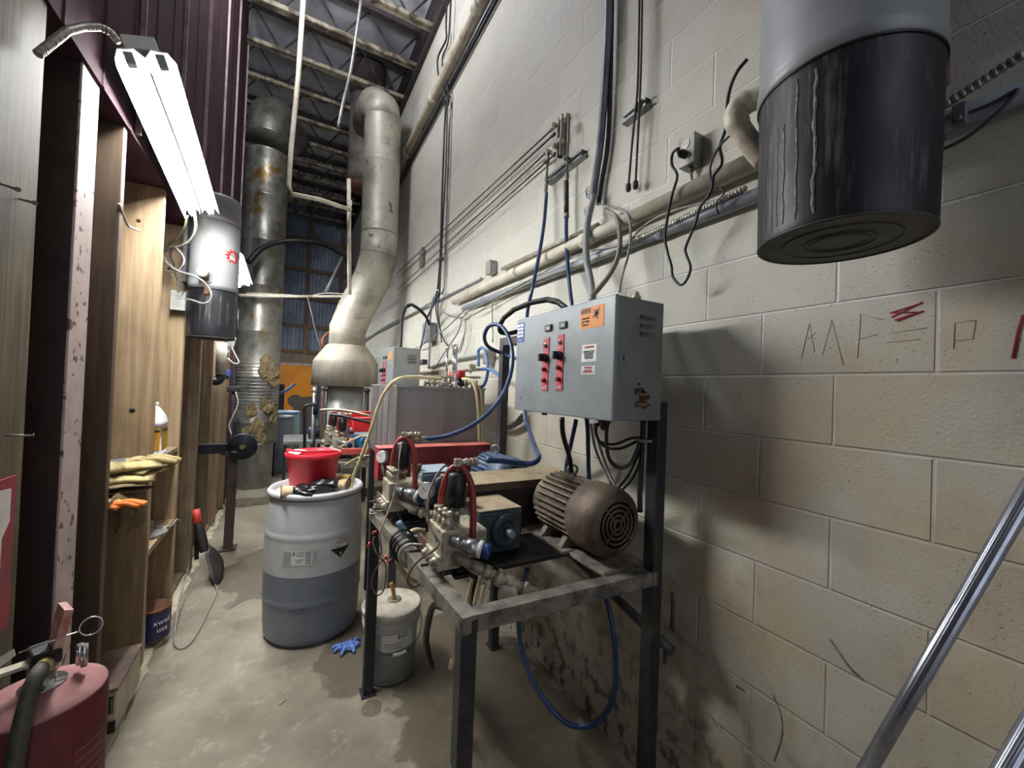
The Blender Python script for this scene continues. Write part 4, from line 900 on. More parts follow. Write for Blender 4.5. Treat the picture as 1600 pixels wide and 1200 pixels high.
# black rubber gloves on the drum, each a palm with separate fingers and a cuff
gloverub = M('glove_rubber', (18, 18, 20), (30, 30, 32), 16, .22, 0, .2)
def glove(c, rz, mat_, cuffm, label, s=1.0, trimm=None, name='rubber_glove', cuff=.55, wide=1.0, thick=1.0):
    c = V(c); R = Matrix.Rotation(rz, 3, 'Z'); S = s
    def T(x, y, z): return c + R @ V((x * S, y * S, z * S))
    t = thing(name, label, 'glove', c)
    # palm: soft flattened blob
    bm = bmesh.new(); bmesh.ops.create_uvsphere(bm, u_segments=20, v_segments=12, radius=1)
    b = MB(); b.add([T(v.co.x * .060, v.co.y * .050, .026 * thick + v.co.z * .027 * thick * (1 + .2 * math.sin(v.co.x * 7 + v.co.y * 4))) for v in bm.verts], [[v.index for v in f.verts] for f in bm.faces], True); bm.free()
    for i, (y, L_, dz) in enumerate(((-.034, .075, .0), (-.012, .088, .006), (.011, .083, .002), (.032, .062, -.002))):
        b.tube([T(.03, y * .9, .024), T(.06 + .0 * L_, y * 1.1, .030 + dz), T(.06 + L_ * .5, y * 1.25, .026 + dz - .006), T(.05 + L_, y * 1.3 + .004 * (i - 1.5), .014)], .0115 * S, 10, rad=lambda u: (.0150 - .0035 * u) * S)
    b.tube([T(-.015, -.035, .022), T(.012, -.062, .022), T(.045, -.074, .016)], .013 * S, 10, rad=lambda u: (.0165 - .004 * u) * S)
    b.build('hand_part', mat_, t)
    b = MB(); sec = []
    for k, (x, wy, hz) in enumerate(((-.035, .042, .024), (-.06, .040, .022), (-.09, .046, .024), (-.118, .052, .026))):
        x = -.035 + (x + .035) * cuff; wy *= 1 + (wide - 1) * k / 3; hz *= thick * (1 - .35 * (wide - 1) * k)
        sec.append([T(x, wy * math.cos(2 * math.pi * i / 20), .026 * thick + hz * math.sin(2 * math.pi * i / 20) * (1 + .12 * math.sin(i * 2.2 + k))) for i in range(20)])
    vs = [p for r_ in sec for p in r_]; inn = [p + (T(-.035, 0, .026 * thick) - p) * .22 for p in sec[-1]]
    b.add(vs + inn, [(k * 20 + i, k * 20 + (i + 1) % 20, (k + 1) * 20 + (i + 1) % 20, (k + 1) * 20 + i) for k in range(4) for i in range(20)] + [[80 + i for i in range(20)]], True) if False else b.add(vs + inn + [p + (T(0, 0, .026 * thick) - p) * .5 for p in sec[-1]], [(k * 20 + i, k * 20 + (i + 1) % 20, (k + 1) * 20 + (i + 1) % 20, (k + 1) * 20 + i) for k in range(5) for i in range(20)], True)
    b.build('cuff', cuffm, t)
    if trimm:
        b = MB(); b.tube([T(-.035 - .084 * cuff, .0525 * math.cos(2 * math.pi * i / 20), .026 * thick + .0275 * thick * math.sin(2 * math.pi * i / 20)) for i in range(20)], .0025, 6, closed=True, smooth=False); b.build('hem', trimm, t)
    return t
cuffm = M('cuff_canvas', (196, 174, 136), (166, 142, 104), 18, .85, 0, .2)
hemm = M('hem_red', (120, 50, 44))
g0 = P(448, 764, z=DH + .005)
glove((DC.x - .10, DC.y - .165, LZ), .0, gloverub, cuffm, 'black rubber glove with tan cuff at the left front of the drum lid', 1.32, trimm=hemm)
glove((DC.x + .085, DC.y - .115, LZ + .02), 2.75, gloverub, cuffm, 'black rubber glove with its tan cuff to the right, against the red bucket', 1.15, trimm=hemm)
glove((DC.x + .16, DC.y + .14, LZ), 2.5, glovecanvas, M('cuff_yellow', (204, 178, 92), (176, 150, 76), 18, .85, 0, .2), 'tan work glove lying behind the cream hose on the drum lid', 1.05, name='leather_glove')
# drums in the far background
t, _ = drum(V((-.155, 7.6, .11)), .285, .90, M('drum_blue_grey', (128, 138, 150), (112, 122, 134), 4, .45), M('drum_dark_grey', (100, 110, 126), (90, 100, 116), 4, .45), 'blue-grey plastic drum standing beside the insulated duct', .45)
t, _ = drum(V((-.05, 8.5, .11)), .285, .92, M('drum_pale', (150, 176, 196), (136, 160, 180), 4, .45), MATS['drum_dark_grey'], 'paler blue drum behind the blue-grey drum, near the door', .45)
b = MB(); b.box((-.33, 8.9, .11), (-.05, 9.2, 1.52), bev=.01); tag(b.build('black_cabinet', black), 'tall flat black cabinet left of the orange door', 'cabinet')
t = thing('hose_hanger', 'blue hose bent into a hook shape in front of the orange door', 'hose', P(425, 640, y=7.2))
b = MB(); b.tube(PYs((414, 598, 7.2), (420, 607, 7.2), (430, 614, 7.2), (442, 613, 7.2), (452, 607, 7.2), (461, 599, 7.2)), .02, 10); b.build('blue_hose', M('hook_blue', (70, 104, 170), (90, 120, 180), 20, .35), t)
b = MB(); p = P(431, 616, y=7.2); b.cyl((p.x, 7.2, .11), (p.x, 7.2, p.z), .022, n=10); b.build('post', darksteel, t)
# white pail under the near stand
PC = V((.555, 2.27, 0))
t = thing('white_pail', 'white lidded plastic pail with a wire handle under the near stand', 'pail', PC)
rf = lambda z: .132 + .018 * min(1, max(0, z) / .37)
b = MB(); b.lathe(PC, (0, 0, 1), [(0, 0), (0, .125), (.01, .132), (.185, .141)], 44, cap=False); b.build('filled_body', M('pail_grey', (140, 140, 138), (124, 122, 118), 6, .45), t)
b = MB(); b.lathe(PC, (0, 0, 1), [(.185, .141), (.285, .146), (.287, .154), (.295, .154), (.297, .146), (.322, .148), (.324, .155), (.332, .155), (.334, .148), (.352, .149)], 44, cap=False); b.build('upper_body', M('pail_white', (204, 202, 196), (184, 180, 170), 7, .45), t)
b = MB(); b.lathe(PC, (0, 0, 1), [(.348, .152), (.350, .159), (.374, .160), (.380, .155), (.380, .146), (.372, .142), (.372, 0)], 44, cap=False); b.build('lid', M('lid_grimy', (206, 200, 182), (176, 164, 140), 12, .6, c3=(120, 104, 80), s3=60, t3=.68), t)
b = MB(); b.lathe(PC + V((.02, .03, .372)), (0, 0, 1), [(0, .038), (.008, .038), (.008, .03), (.002, .026), (.002, 0)], 24); b.build('spout_ring', M('spout_grey', (160, 158, 148), (120, 116, 104), 30, .5), t)
b = MB(); b.tube([PC + V((.02, .03, .36)), PC + V((.014, .035, .42)), PC + V((.0, .04, .465))], .012, 10); b.build('dip_tube', M('amber_tube', (176, 134, 84), (150, 110, 66), 20, .4), t)
ap = ang(PC, .143, 622, .24)
w1 = wrapped_rect(PC, rf, ap, .235, .17, .085, paper, 'pail_label', t, off=.012 * 0 + .0016)
text('Green\nPlanet', .014, (0, 0, 0), (1, 0, 0), (0, 1, 0), ink, w1, wrap=wrapper(PC, lambda z: rf(z) + .001, ap + .035 / .14, .262), ex=.0003)
wrapped_rect(PC, rf, ap + .005 / .14, .262, 0, 0, M('leaf_olive', (136, 140, 50)), 'leaf_mark', w1, off=.0026, pts=[(-.009, -.006), (0, -.012), (.008, -.004), (.007, .008), (0, .014), (-.006, .008)])
for j in range(3): wrapped_rect(PC, rf, ap - .02 / .14, .228 - j * .012, .10 - .01 * j, .003, MATS['print_grey'], 'text_line', w1, off=.0024, n=6)
b = MB(); hp = []
for i in range(17):
    a = ap - math.pi / 2 + math.pi * i / 16; dn_ = math.sin(math.pi * i / 16); r = .158 + .02 * dn_; hp.append(PC + V((r * math.cos(a), r * math.sin(a), .312 - .12 * dn_)))
b.tube(hp, .0022, 6); bail = b.build('bail', darksteel, t)
b = MB(); b.tube(hp[7:10], .008, 10); b.build('grip', whitep, bail)
# ================================================================== BLOCK WALL: PIPES, CONDUIT, CABLES
def wallpipe(p, q, x, r, mat_, label, name='wall_pipe', n=14, collars=(), cm=None, extend=None):
    a = P(*p, x=x); c = P(*q, x=x)
    if extend is not None: c = a + (c - a) * ((extend - a.y) / (c.y - a.y))
    b = MB(); b.cyl(a, c, r, n=n)
    for k in collars: m_ = a.lerp(c, k); d = (c - a).normalized(); b.cyl(m_ - d * r * .9, m_ + d * r * .9, r * 1.14, n=n)
    o = b.build(name, mat_); tag(o, label, 'pipe'); return o
wallpipe((710, 471), (1165, 258), 1.312, .033, creampaint, 'thick cream pipe running along the block wall above the control box', collars=(.12, .38, .62), extend=.47)
wallpipe((725, 482), (1165, 312), 1.325, .024, M('grey_pipe_paint', (150, 156, 164), (118, 124, 132), 7, .45, .2, .05), 'grey pipe running just below the thick cream pipe on the block wall', collars=(.1, .3, .55, .8), extend=-.6)
wallpipe((560, 536), (752, 435), 1.335, .012, steel, 'thin grey conduit from the far wall end to the small junction box', name='conduit')
wallpipe((785, 420), (935, 352), 1.335, .014, M('conduit_tan', (164, 156, 138), (136, 128, 112), 9, .5, .3), 'thin tan conduit between the junction box and the vertical conduit bundle', name='conduit')
# junction box
t = thing('junction_box', 'small tan junction box above the end of the thick cream pipe', 'electrical box', P(768, 420, x=1.34))
c = P(768, 419, x=1.325); b = MB(); b.obox(c, (.05, .085, .10), bev=.004); b.build('box', steel, t)
b = MB(); b.obox(c - V((.028, 0, 0)), (.006, .09, .105), bev=.002); b.build('cover', M('box_cover', (150, 146, 132), (124, 120, 108), 10, .5, .2), t)
# flexible armoured cable lying on the grey pipe
def flex(pts, r, mat_, label, name='armoured_cable', rings=.012, core=None):
    b = MB(); b.tube(pts, r * .82, 8, seg=8)
    out = []; q = [Vector(p) for p in pts]
    L_ = [0]
    for i in range(1, len(q)): L_.append(L_[-1] + (q[i] - q[i - 1]).length)
    s_ = 0
    while s_ < L_[-1]:
        i = max(k for k in range(len(q) - 1) if L_[k] <= s_); u = (s_ - L_[i]) / (L_[i + 1] - L_[i]); m_ = q[i].lerp(q[i + 1], u); d = (q[i + 1] - q[i]).normalized()
        b.lathe(m_ - d * rings * .35, d, [(0, r * .86), (rings * .2, r), (rings * .5, r), (rings * .7, r * .86)], 8); s_ += rings
    return tag(b.build(name, mat_), label, 'cable')
flex(PX(1.30, (980, 381), (1040, 354), (1100, 326), (1165, 294)), .011, M('armour', (176, 172, 160), (120, 114, 104), 60, .4, .6), 'ribbed metal armoured cable between the cream and grey wall pipes')
flex(PX(1.285, (1470, 168), (1530, 130), (1600, 84)), .011, MATS['armour'], 'ribbed armoured cable on the wall to the right of the hanging black-bottomed vacuum')
b = MB(); b.tube(PX(1.30, (1465, 237), (1510, 215), (1560, 175), (1590, 140), (1550, 162), (1490, 185)), .004, 6); tag(b.build('loose_wire', M('dark_wire', (70, 68, 68))), 'thin dark wire hanging in a bow right of the large vacuum', 'cable')
c = P(1500, 180, x=1.29); b = MB(); b.obox(c, (.02, .022, .05), bev=.002); b.cyl(c - V((.02, 0, .01)), c + V((0, 0, -.01)), .006, n=8); tag(b.build('pipe_strap', steel), 'small grey strap bracket on the grey pipe right of the large vacuum', 'bracket')
# tan hangers: bundle of thin cables beside the big pipes
for k, pts in enumerate((((725, 490), (780, 462), (850, 425), (900, 400), (960, 385), (985, 380)), ((740, 492), (800, 455), (860, 430), (930, 405), (975, 385)), ((975, 385), (1010, 350), (1050, 330), (1095, 318), (1130, 312)))):
    b = MB(); b.tube(PX(1.295, *pts), .0045, 6); tag(b.build('loose_wire', greycable if k != 1 else M('olive_wire', (140, 134, 100))), ('grey cable lying between the two wall pipes, longest', 'olive thin cable between the two wall pipes, left half', 'grey cable drooping between the wall pipes toward the outlet')[k], 'cable')
# vertical grey conduit bundle
gc = M('conduit_dark', (112, 116, 122), (90, 92, 98), 8, .45, .3)
b = MB(); b.tube(PX(1.31, (951, -60), (950, 40), (944, 150), (938, 225), (931, 275), (926, 312)), .019, 12); tag(b.build('conduit', gc), 'dark grey vertical conduit running up the block wall above the control box', 'conduit')
b = MB(); b.tube([P(928, 306, x=1.295), P(918, 350, x=1.27), P(916, 400, x=1.24), P(923, 440, x=1.2), P(926, 470, x=1.14)], .0165, 12); tag(b.build('flexible_conduit', M('conduit_light', (146, 150, 150), (124, 128, 128), 8, .45, .2)), 'pale grey flexible conduit from the vertical conduit down to the control box', 'conduit')
b = MB(); b.tube(PX(1.33, (957, -60), (954, 120), (950, 220), (940, 285), (935, 320)), .012, 10); tag(b.build('conduit', black), 'black cable bundle running close behind the dark grey vertical conduit', 'conduit')
b = MB(); b.tube([P(948, 330, x=1.30), P(962, 338, x=1.28), P(968, 360, x=1.26), P(967, 395, x=1.24), P(955, 425, x=1.2), P(938, 448, x=1.14), P(925, 462, x=1.10)], .011, 10); tag(b.build('flexible_conduit', M('conduit_taupe', (142, 136, 124), (120, 114, 104), 9, .5)), 'taupe flexible conduit curving down onto the control box', 'conduit')
b = MB(); b.tube([P(935, 318, x=1.32), P(955, 325, x=1.30), P(978, 332, x=1.28), P(985, 355, x=1.27), P(984, 385, x=1.24), P(978, 410, x=1.20), P(970, 440, x=1.1), P(968, 456, x=1.06)], .005, 8); tag(b.build('loose_wire', greycable), 'grey cable from the conduit bundle down to the control box corner', 'cable')
b = MB(); b.tube([P(985, 372, x=1.27), P(982, 400, x=1.22), P(973, 430, x=1.14), P(969, 454, x=1.07)], .003, 6); tag(b.build('loose_wire', MATS['dark_wire']), 'thin dark wire tied beside the grey cable above the control box corner', 'cable')
b = MB()
for k in range(4): c = P(920, 297 + 3 * k, x=1.32); b.torus(c, (.8, .3 + .2 * k, .1 * k), .018 - .002 * k, .0016, 20, 5)
for k in range(2): c = P(917, 328 + 4 * k, x=1.32); b.torus(c, (.8, .5 - .3 * k, 0), .014, .0016, 20, 5)
tag(b.build('wire_coil', MATS['dark_wire']), 'thin wire coiled on the wall beside the dark grey vertical conduit', 'cable')
# two brown drop pipes with plugs
for k, (pts, e, lb) in enumerate(((((1000, -60), (998, 60), (996, 140), (990, 200), (982, 290)), (981, 300), 'brown drop cord with a plug end, left of the pair near the wall outlet'), (((1004, -60), (1002, 80), (999, 170), (996, 230), (993, 286)), (992, 294), 'brown drop cord with a plug end, right of the pair near the wall outlet'))):
    t = thing('drop_cord', lb, 'cable', P(*pts[-1], x=1.30))
    b = MB(); b.tube(PX(1.31, *pts), .005, 8); b.build('cord', M('cord_brown', (64, 50, 46), (48, 40, 38), 12, .5), t)
    c = P(*pts[-1], x=1.31); b = MB(); b.lathe(c + V((0, 0, .012)), (0, 0, -1), [(0, .006), (.006, .012), (.03, .013), (.032, .010), (.038, .010)], 12); b.build('plug', MATS['cord_brown'], t)
# unistrut channels
def channel(a, c, w, label, out=.0):
    d = (c - a).normalized(); b = MB(); x0_ = WX - .041
    n_ = d.cross(V((1, 0, 0))).normalized()
    mid = (a + c) / 2; L_ = (c - a).length
    Rm = Matrix((V((1, 0, 0)), d, n_)).transposed()
    b.obox(V((WX - .003, mid.y, mid.z)), (.005, L_, w), Rm)
    for s_ in (-1, 1):
        b.obox(V((WX - .020, mid.y, mid.z)) + n_ * s_ * (w / 2 - .0015), (.040, L_, .003), Rm)
        b.obox(V((WX - .038, mid.y, mid.z)) + n_ * s_ * (w / 2 - .006), (.003, L_, .012), Rm)
    return tag(b.build('strut_channel', steel), label, 'bracket')
channel(P(876, 245, x=1.335), P(879, 182, x=1.335), .041, 'short vertical strut channel holding the copper lines on the block wall')
channel(P(858, 284, x=1.335), P(913, 240, x=1.335), .041, 'short level strut channel above the two blue hoses')
channel(P(976, 190, x=1.335), P(1013, 160, x=1.335), .041, 'short level strut channel crossed by the brown drop cords')
# thin lines to the far wall end and the two hose drops
linem = M('line_steel', (120, 114, 104), (84, 78, 72), 20, .4, .6)
for k, (p, q) in enumerate((((865, 200), (620, 427)), ((867, 209), (620, 436)), ((855, 237), (620, 453)), ((868, 240), (620, 462)))):
    a = P(*p, x=1.318); c = P(*q, x=1.318); b = MB(); b.cyl(a, c, .0055, n=8)
    for f in (.0,): b.cyl(a, a + (c - a).normalized() * .03, .011, n=6, smooth=False)
    tag(b.build('supply_line', linem), ('thin steel line, topmost of the four slanting towards the far duct', 'thin steel line, second from the top of the four slanting lines', 'thin steel line, third from the top of the four slanting lines', 'thin steel line, lowest of the four slanting lines')[k], 'pipe')
c = P(659, 402, x=1.325); b = MB(); b.obox(c, (.03, .10, .22), bev=.004); tag(b.build('line_clamp', steel), 'small upright clamp plate on the four thin lines near the far duct', 'bracket')
for k, (top_, bot, knots, lb) in enumerate((((889, 178), (886, 300), ((887, 182), (880, 186), (866, 196)), 'right hose drop with a black sleeve from the steel lines to a blue hose'), ((857, 237), (854, 305), ((857, 238), (868, 228), (877, 220)), 'left hose drop from the steel lines to a blue hose'))):
    t = thing('hose_drop', lb, 'pipe', P(*bot, x=1.30))
    b = MB(); a = P(*top_, x=1.30); c = P(bot[0], bot[1] - 28, x=1.30); b.cyl(a, c, .007, n=8); b.build('pipe', linem, t)
    for q in knots:
        b = MB(); c = P(*q, x=1.305); b.lathe(c - V((.02, 0, 0)), (1, 0, 0), [(0, .010), (.01, .016), (.03, .016), (.04, .010)], 8); b.build('fitting', brass, t)
    b = MB(); c = P(bot[0], bot[1] - 52, x=1.30); b.torus(c, (0, 0, 1), .014, .006, 16, 6); b.build('clamp_ring', linem, t)
    b = MB(); c = P(bot[0], bot[1] - 30, x=1.30); b.lathe(c, (0, 0, -1), [(0, .008), (.01, .013), (.03, .013), (.035, .010), (.08, .011), (.1, .009)], 8); b.build('coupling', steel, t)
b = MB(); b.tube([P(854, 302, x=1.30), P(850, 350, x=1.28), P(842, 400, x=1.24), P(832, 450, x=1.19), P(824, 490, x=1.19), P(822, 560, x=1.20), P(820, 645, x=1.15), P(826, 670, x=1.1), P(837, 700, x=1.0), P(842, 714, x=.90), P(834, 723, x=.85), P(815, 724, x=.80), P(785, 720, x=.70), P(762, 719, x=.62)], .0105, 10)
tag(b.build('pressure_hose', bluehose), 'blue hose from the left wall drop, behind the control box, to the nearest pump', 'hose')
t = thing('pressure_hose', 'blue hose with a black sleeve from the right wall drop down behind the control box', 'hose', P(887, 400, x=1.3))
b = MB(); b.tube([P(885, 335, x=1.30), P(885, 375, x=1.295), P(888, 425, x=1.27), P(893, 472, x=1.22), P(905, 560, x=1.22), P(917, 655, x=1.22), P(919, 700, x=1.24), P(920, 742, x=1.26), P(925, 800, x=1.27), P(935, 870, x=1.26), P(941, 915, x=1.20), P(951, 950, x=1.18), P(958, 990, x=1.17), P(962, 1035, x=1.17), P(960, 1080, x=1.17), P(948, 1112, x=1.16), P(925, 1132, x=1.13), P(895, 1134, x=1.08), P(865, 1112, x=1.02), P(835, 1068, x=.98), P(816, 1020, x=.96), P(810, 970, x=.95), P(814, 920, x=.92), P(824, 890, x=.92)], .0105, 10); b.build('hose_run', bluehose, t)
b = MB(); b.tube([P(885, 283, x=1.30), P(885, 335, x=1.30)], .014, 10, smooth=False); b.build('black_sleeve', black, t)
b = MB(); b.cyl(P(885, 334, x=1.30), P(885, 340, x=1.30), .0155, n=12); b.build('ferrule', steel, t)
b = MB(); b.tube([P(900, 657, x=1.16), P(893, 690, x=1.2), P(886, 722, x=1.25), P(884, 745, x=1.27)], .0105, 10); tag(b.build('pressure_hose', M('deep_blue_hose', (26, 42, 104), (34, 50, 112), 20, .4)), 'short deep blue hose slanting down under the control box', 'hose')
b = MB(); b.tube([P(878, 653, x=.97), P(880, 680, x=.99), P(890, 715, x=1.06), P(893, 735, x=1.1), P(897, 760, x=1.2)], .010, 10); tag(b.build('power_cable', black), 'thick black cable dropping from the middle of the control box bottom', 'cable')
# looped black cables below the near corner of the box
for k, (pts, r, lb) in enumerate((
    ([P(938, 660, x=.99), P(930, 672, x=1.02), P(938, 690, x=1.1), P(960, 694, x=1.15), P(985, 685, x=1.17), P(1003, 684, x=1.18)], .0055, 'black cable, upper of the two shallow loops under the control box'),
    ([P(932, 662, x=.99), P(932, 680, x=1.02), P(945, 698, x=1.1), P(968, 701, x=1.15), P(990, 692, x=1.17), P(1005, 684, x=1.18)], .0055, 'black cable, lower of the two shallow loops under the control box'),
    ([P(948, 665, x=1.0), P(948, 700, x=1.02), P(955, 722, x=1.06), P(970, 731, x=1.1), P(985, 724, x=1.13), P(995, 705, x=1.16), P(1002, 684, x=1.18)], .007, 'thick black cable hanging in the deepest loop under the control box'),
    ([P(1002, 686, x=1.18), P(995, 715, x=1.18), P(980, 745, x=1.18), P(964, 765, x=1.20)], .0055, 'black cable slanting from the stand upright towards the motor, nearer one'),
    ([P(1004, 690, x=1.18), P(1000, 720, x=1.19), P(988, 748, x=1.19), P(970, 768, x=1.20)], .005, 'black cable slanting from the stand upright towards the motor, outer one'),
    ([P(923, 662, x=1.2), P(930, 700, x=1.22), P(942, 730, x=1.24), P(955, 758, x=1.25)], .006, 'white-grey cable, left of the pair dropping behind the motor'),
    ([P(928, 662, x=1.2), P(938, 700, x=1.22), P(950, 735, x=1.24), P(964, 765, x=1.25)], .006, 'white-grey cable, right of the pair dropping behind the motor'),
    ([P(1005, 655, x=1.17), P(1003, 700, x=1.18), P(1000, 760, x=1.18), P(1000, 800, x=1.18)], .010, 'thick black cable running down along the stand upright'))):
    b = MB(); b.tube(pts, r, 8); tag(b.build('power_cable', greycable if 'white-grey' in lb else black), lb, 'cable')
b = MB(); c = P(1008, 688, x=1.185); b.torus(c, (0, 0, 1), .028, .006, 20, 6); tag(b.build('hose_clamp', M('taupe_clamp', (150, 138, 122), (120, 110, 96), 20, .5)), 'tan clamp ring tying the cables to the stand upright', 'clamp')
# black corrugated loop left of the box and blue loop hanging over the top rail
flex([P(812, 517, x=1.15), P(797, 521, x=1.13), P(782, 519, x=1.08), P(781, 508, x=1.05), P(787, 497, x=1.04), P(803, 484, x=1.04), P(830, 473, x=1.04), P(855, 468, x=1.05), P(872, 472, x=1.05), P(885, 482, x=1.06)], .014, black, 'black corrugated conduit arching over the top left of the large control box', name='corrugated_conduit', rings=.009)
t = thing('pressure_hose', 'blue hose looping over the stand top rail and down to the second pump', 'hose', P(790, 600, y=1.9))
b = MB(); b.tube([P(660, 686, y=1.95), P(675, 685, y=1.94), P(705, 679, y=1.90), P(740, 663, y=1.86), P(770, 638, y=1.84), P(790, 608, y=1.84), P(800, 572, y=1.88), P(799, 540, y=1.92), P(789, 516, y=1.98), P(777, 507, y=2.04), P(764, 510, y=2.10), P(757, 524, y=2.16), P(760, 538, y=2.22), P(770, 546, y=2.24), P(785, 552, y=2.2), P(800, 558, y=2.1), P(812, 562, y=1.95)], .0115, 10); b.build('hose_run', bluehose, t)
b = MB(); a = P(636, 686, y=1.96); c = P(668, 686, y=1.95); b.cyl(a, c, .010, n=10); b.cyl(a.lerp(c, .3), a.lerp(c, .45), .015, n=6, smooth=False); b.cyl(a.lerp(c, .55), c, .0145, n=12); b.build('crimp_fitting', brass, t)
# thin brown and grey instrument wires drooping in front of the stand
for k, (pts, r, mt, lb) in enumerate((
    (((628, 690, 1.93), (624, 715, 1.85), (622, 745, 1.8), (612, 785, 1.7), (600, 815, 1.6), (593, 835, 1.55), (596, 858, 1.52), (594, 868, 1.52)), .0035, M('wire_brown', (110, 90, 78), (88, 74, 66), 20, .5), 'thin brown wire from the second pump damper down over the left rail'),
    (((705, 730, 1.40), (695, 728, 1.38), (683, 742, 1.36), (672, 765, 1.33), (669, 790, 1.30), (671, 820, 1.26), (680, 838, 1.22), (685, 850, 1.2), (675, 862, 1.18), (655, 875, 1.16), (642, 890, 1.15), (637, 908, 1.15), (645, 917, 1.17), (655, 913, 1.2)), .0040, MATS['wire_brown'], 'thin brown wire arching from the nearest pump down to the left rail'),
    (((585, 838, 1.75), (583, 848, 1.74), (590, 868, 1.7), (602, 880, 1.7), (603, 900, 1.72), (600, 920, 1.75), (592, 930, 1.78), (583, 922, 1.8), (581, 905, 1.8), (590, 885, 1.75), (602, 872, 1.7)), .0030, MATS['wire_brown'], 'thin wire loop hanging over the white pail'),
    (((600, 770, 2.05), (592, 775, 2.05), (588, 790, 2.05), (582, 800, 2.1)), .003, greycable, 'short grey wire beside the second pump'))):
    b = MB(); b.tube(PYs(*pts), r, 6); tag(b.build('instrument_wire', mt), lb, 'cable')
nutm = M('wire_nut_red', (204, 72, 56), (190, 64, 50), 20, .4)
for k, (a, c) in enumerate((((581, 834), (586, 831)), ((574, 855), (579, 846)), ((602, 868), (604, 872)), ((605, 879), (609, 876)))):
    b = MB(); p = P(*a, y=1.72); q = P(*c, y=1.72); b.cyl(p, p + (q - p).normalized() * .022, .006, .004, n=8)
    tag(b.build('wire_nut', nutm), ('small red wire nut beside the left rail, upper one by the drum', 'small red wire nut beside the left rail, lower one by the drum', 'small red wire nut above the white pail, upper one', 'small red wire nut above the white pail, lower one')[k], 'wire nut')
b = MB(); b.tube(PYs((694, 948, 1.3), (676, 948, 1.6), (668, 980, 1.7), (666, 1000, 1.72), (670, 1025, 1.76), (675, 1042, 1.8)), .014, 10)
tag(b.build('black_hose', black), 'black hose hanging from the left rail beside the white pail', 'hose')
for k, (pts, r) in enumerate(((((738, 905, 1.5), (733, 925, 1.5), (729, 945, 1.5)), .008), (((750, 905, 1.5), (745, 925, 1.5), (741, 945, 1.5)), .008), (((757, 915, 1.5), (753, 935, 1.5), (745, 965, 1.5), (722, 1010, 1.6), (708, 1035, 1.7), (704, 1044, 1.75), (706, 1030, 1.75)), .009))):
    b = MB(); b.tube(PYs(*pts), r, 8); tag(b.build('drain_tube', creamhose), ('cream tube below the front rail, leftmost of three', 'cream tube below the front rail, middle of three', 'cream tube below the front rail curling round behind the near leg')[k], 'hose')
b = MB(); a = P(895, 870, x=1.33); c = P(1035, 1020, x=1.25); a = P(888, 862, x=1.31); c = P(1050, 1018, x=1.30); b.cyl(a, c, .019, n=14); b.cyl(c, c + (c - a).normalized() * .004, .016, n=14)
b.cyl(c + V((0, .03, -.01)), c + V((0, .03, -.06)), .008, n=8)
tag(b.build('drain_pipe', M('pipe_dark_grey', (84, 84, 84), (66, 64, 62), 10, .5, .3)), 'dark grey pipe sloping down along the block wall behind the near upright', 'pipe')
# ---- outlet box with black cord
t = thing('wall_outlet', 'steel outlet box with a receptacle on the block wall', 'outlet', P(1080, 235, x=1.34))
c = P(1075, 236, x=1.31); b = MB(); b.obox(V((1.327, c.y, c.z)), (.055, .070, .115), bev=.003); b.build('box', steel, t)
b = MB(); b.obox(V((1.2985, c.y, c.z)), (.003, .072, .117), bev=.001); pl = b.build('cover_plate', M('plate_steel', (190, 188, 178), (160, 156, 146), 12, .35, .5), t)
for dz in (.022, -.020):
    b = MB(); b.lathe(V((1.297, c.y, c.z + dz)), (-1, 0, 0), [(0, .017), (.003, .017)], 20); rc = b.build('receptacle', M('receptacle_ivory', (226, 222, 208)), t)
    for dy in (-.006, .006):
        b = MB(); b.obox(V((1.2938, c.y + dy, c.z + dz + .003)), (.001, .002, .007)); b.build('slot', ink, rc)
b = MB(); b.cyl(V((1.33, c.y, c.z - .057)), V((1.33, c.y, c.z - .075)), .012, n=10); b.build('connector', linem, t)
flex([V((1.33, c.y, c.z - .075)), V((1.335, c.y - .005, c.z - .12)), V((1.335, c.y - .01, c.z - .15))], .006, MATS['armour'], 'short ribbed cable hanging under the wall outlet', rings=.007)
t = thing('hanging_cable', 'black power cord plugged into the wall outlet and hanging in a deep loop', 'cable', P(1065, 440, x=1.25))
b = MB(); pc = V((1.293, c.y, c.z - .020)); b.lathe(pc, (-1, .15, .05), [(0, .016), (.018, .016), (.03, .009), (.034, .005)], 12); b.build('plug', black, t)
b = MB(); b.tube([pc + V((-.034, .005, .002)), P(1060, 232, x=1.24), P(1051, 240, x=1.24), P(1050, 258, x=1.24), P(1058, 275, x=1.25), P(1050, 305, x=1.26), P(1043, 340, x=1.26), P(1039, 370, x=1.26), P(1043, 395, x=1.26), P(1049, 415, x=1.26), P(1051, 432, x=1.26), P(1063, 445, x=1.26), P(1073, 437, x=1.26), P(1079, 418, x=1.26), P(1073, 400, x=1.26), P(1071, 388, x=1.26), P(1080, 365, x=1.26), P(1088, 345, x=1.25), P(1093, 325, x=1.24), P(1108, 304, x=1.23), P(1113, 292, x=1.23), P(1115, 275, x=1.23), P(1128, 255, x=1.23), P(1125, 228, x=1.23), P(1134, 200, x=1.2), P(1138, 150, x=1.15), P(1150, 115, x=1.12), P(1168, 92, x=1.12)], .0052, 8); b.build('cord', black, t)
b = MB(); b.tube([P(1146, 206, x=1.2), P(1122, 232, x=1.22), P(1110, 262, x=1.23), P(1113, 295, x=1.235)], .004, 8); tag(b.build('loose_wire', black), 'short black wire joining the hanging power cord below the white elbow', 'cable')
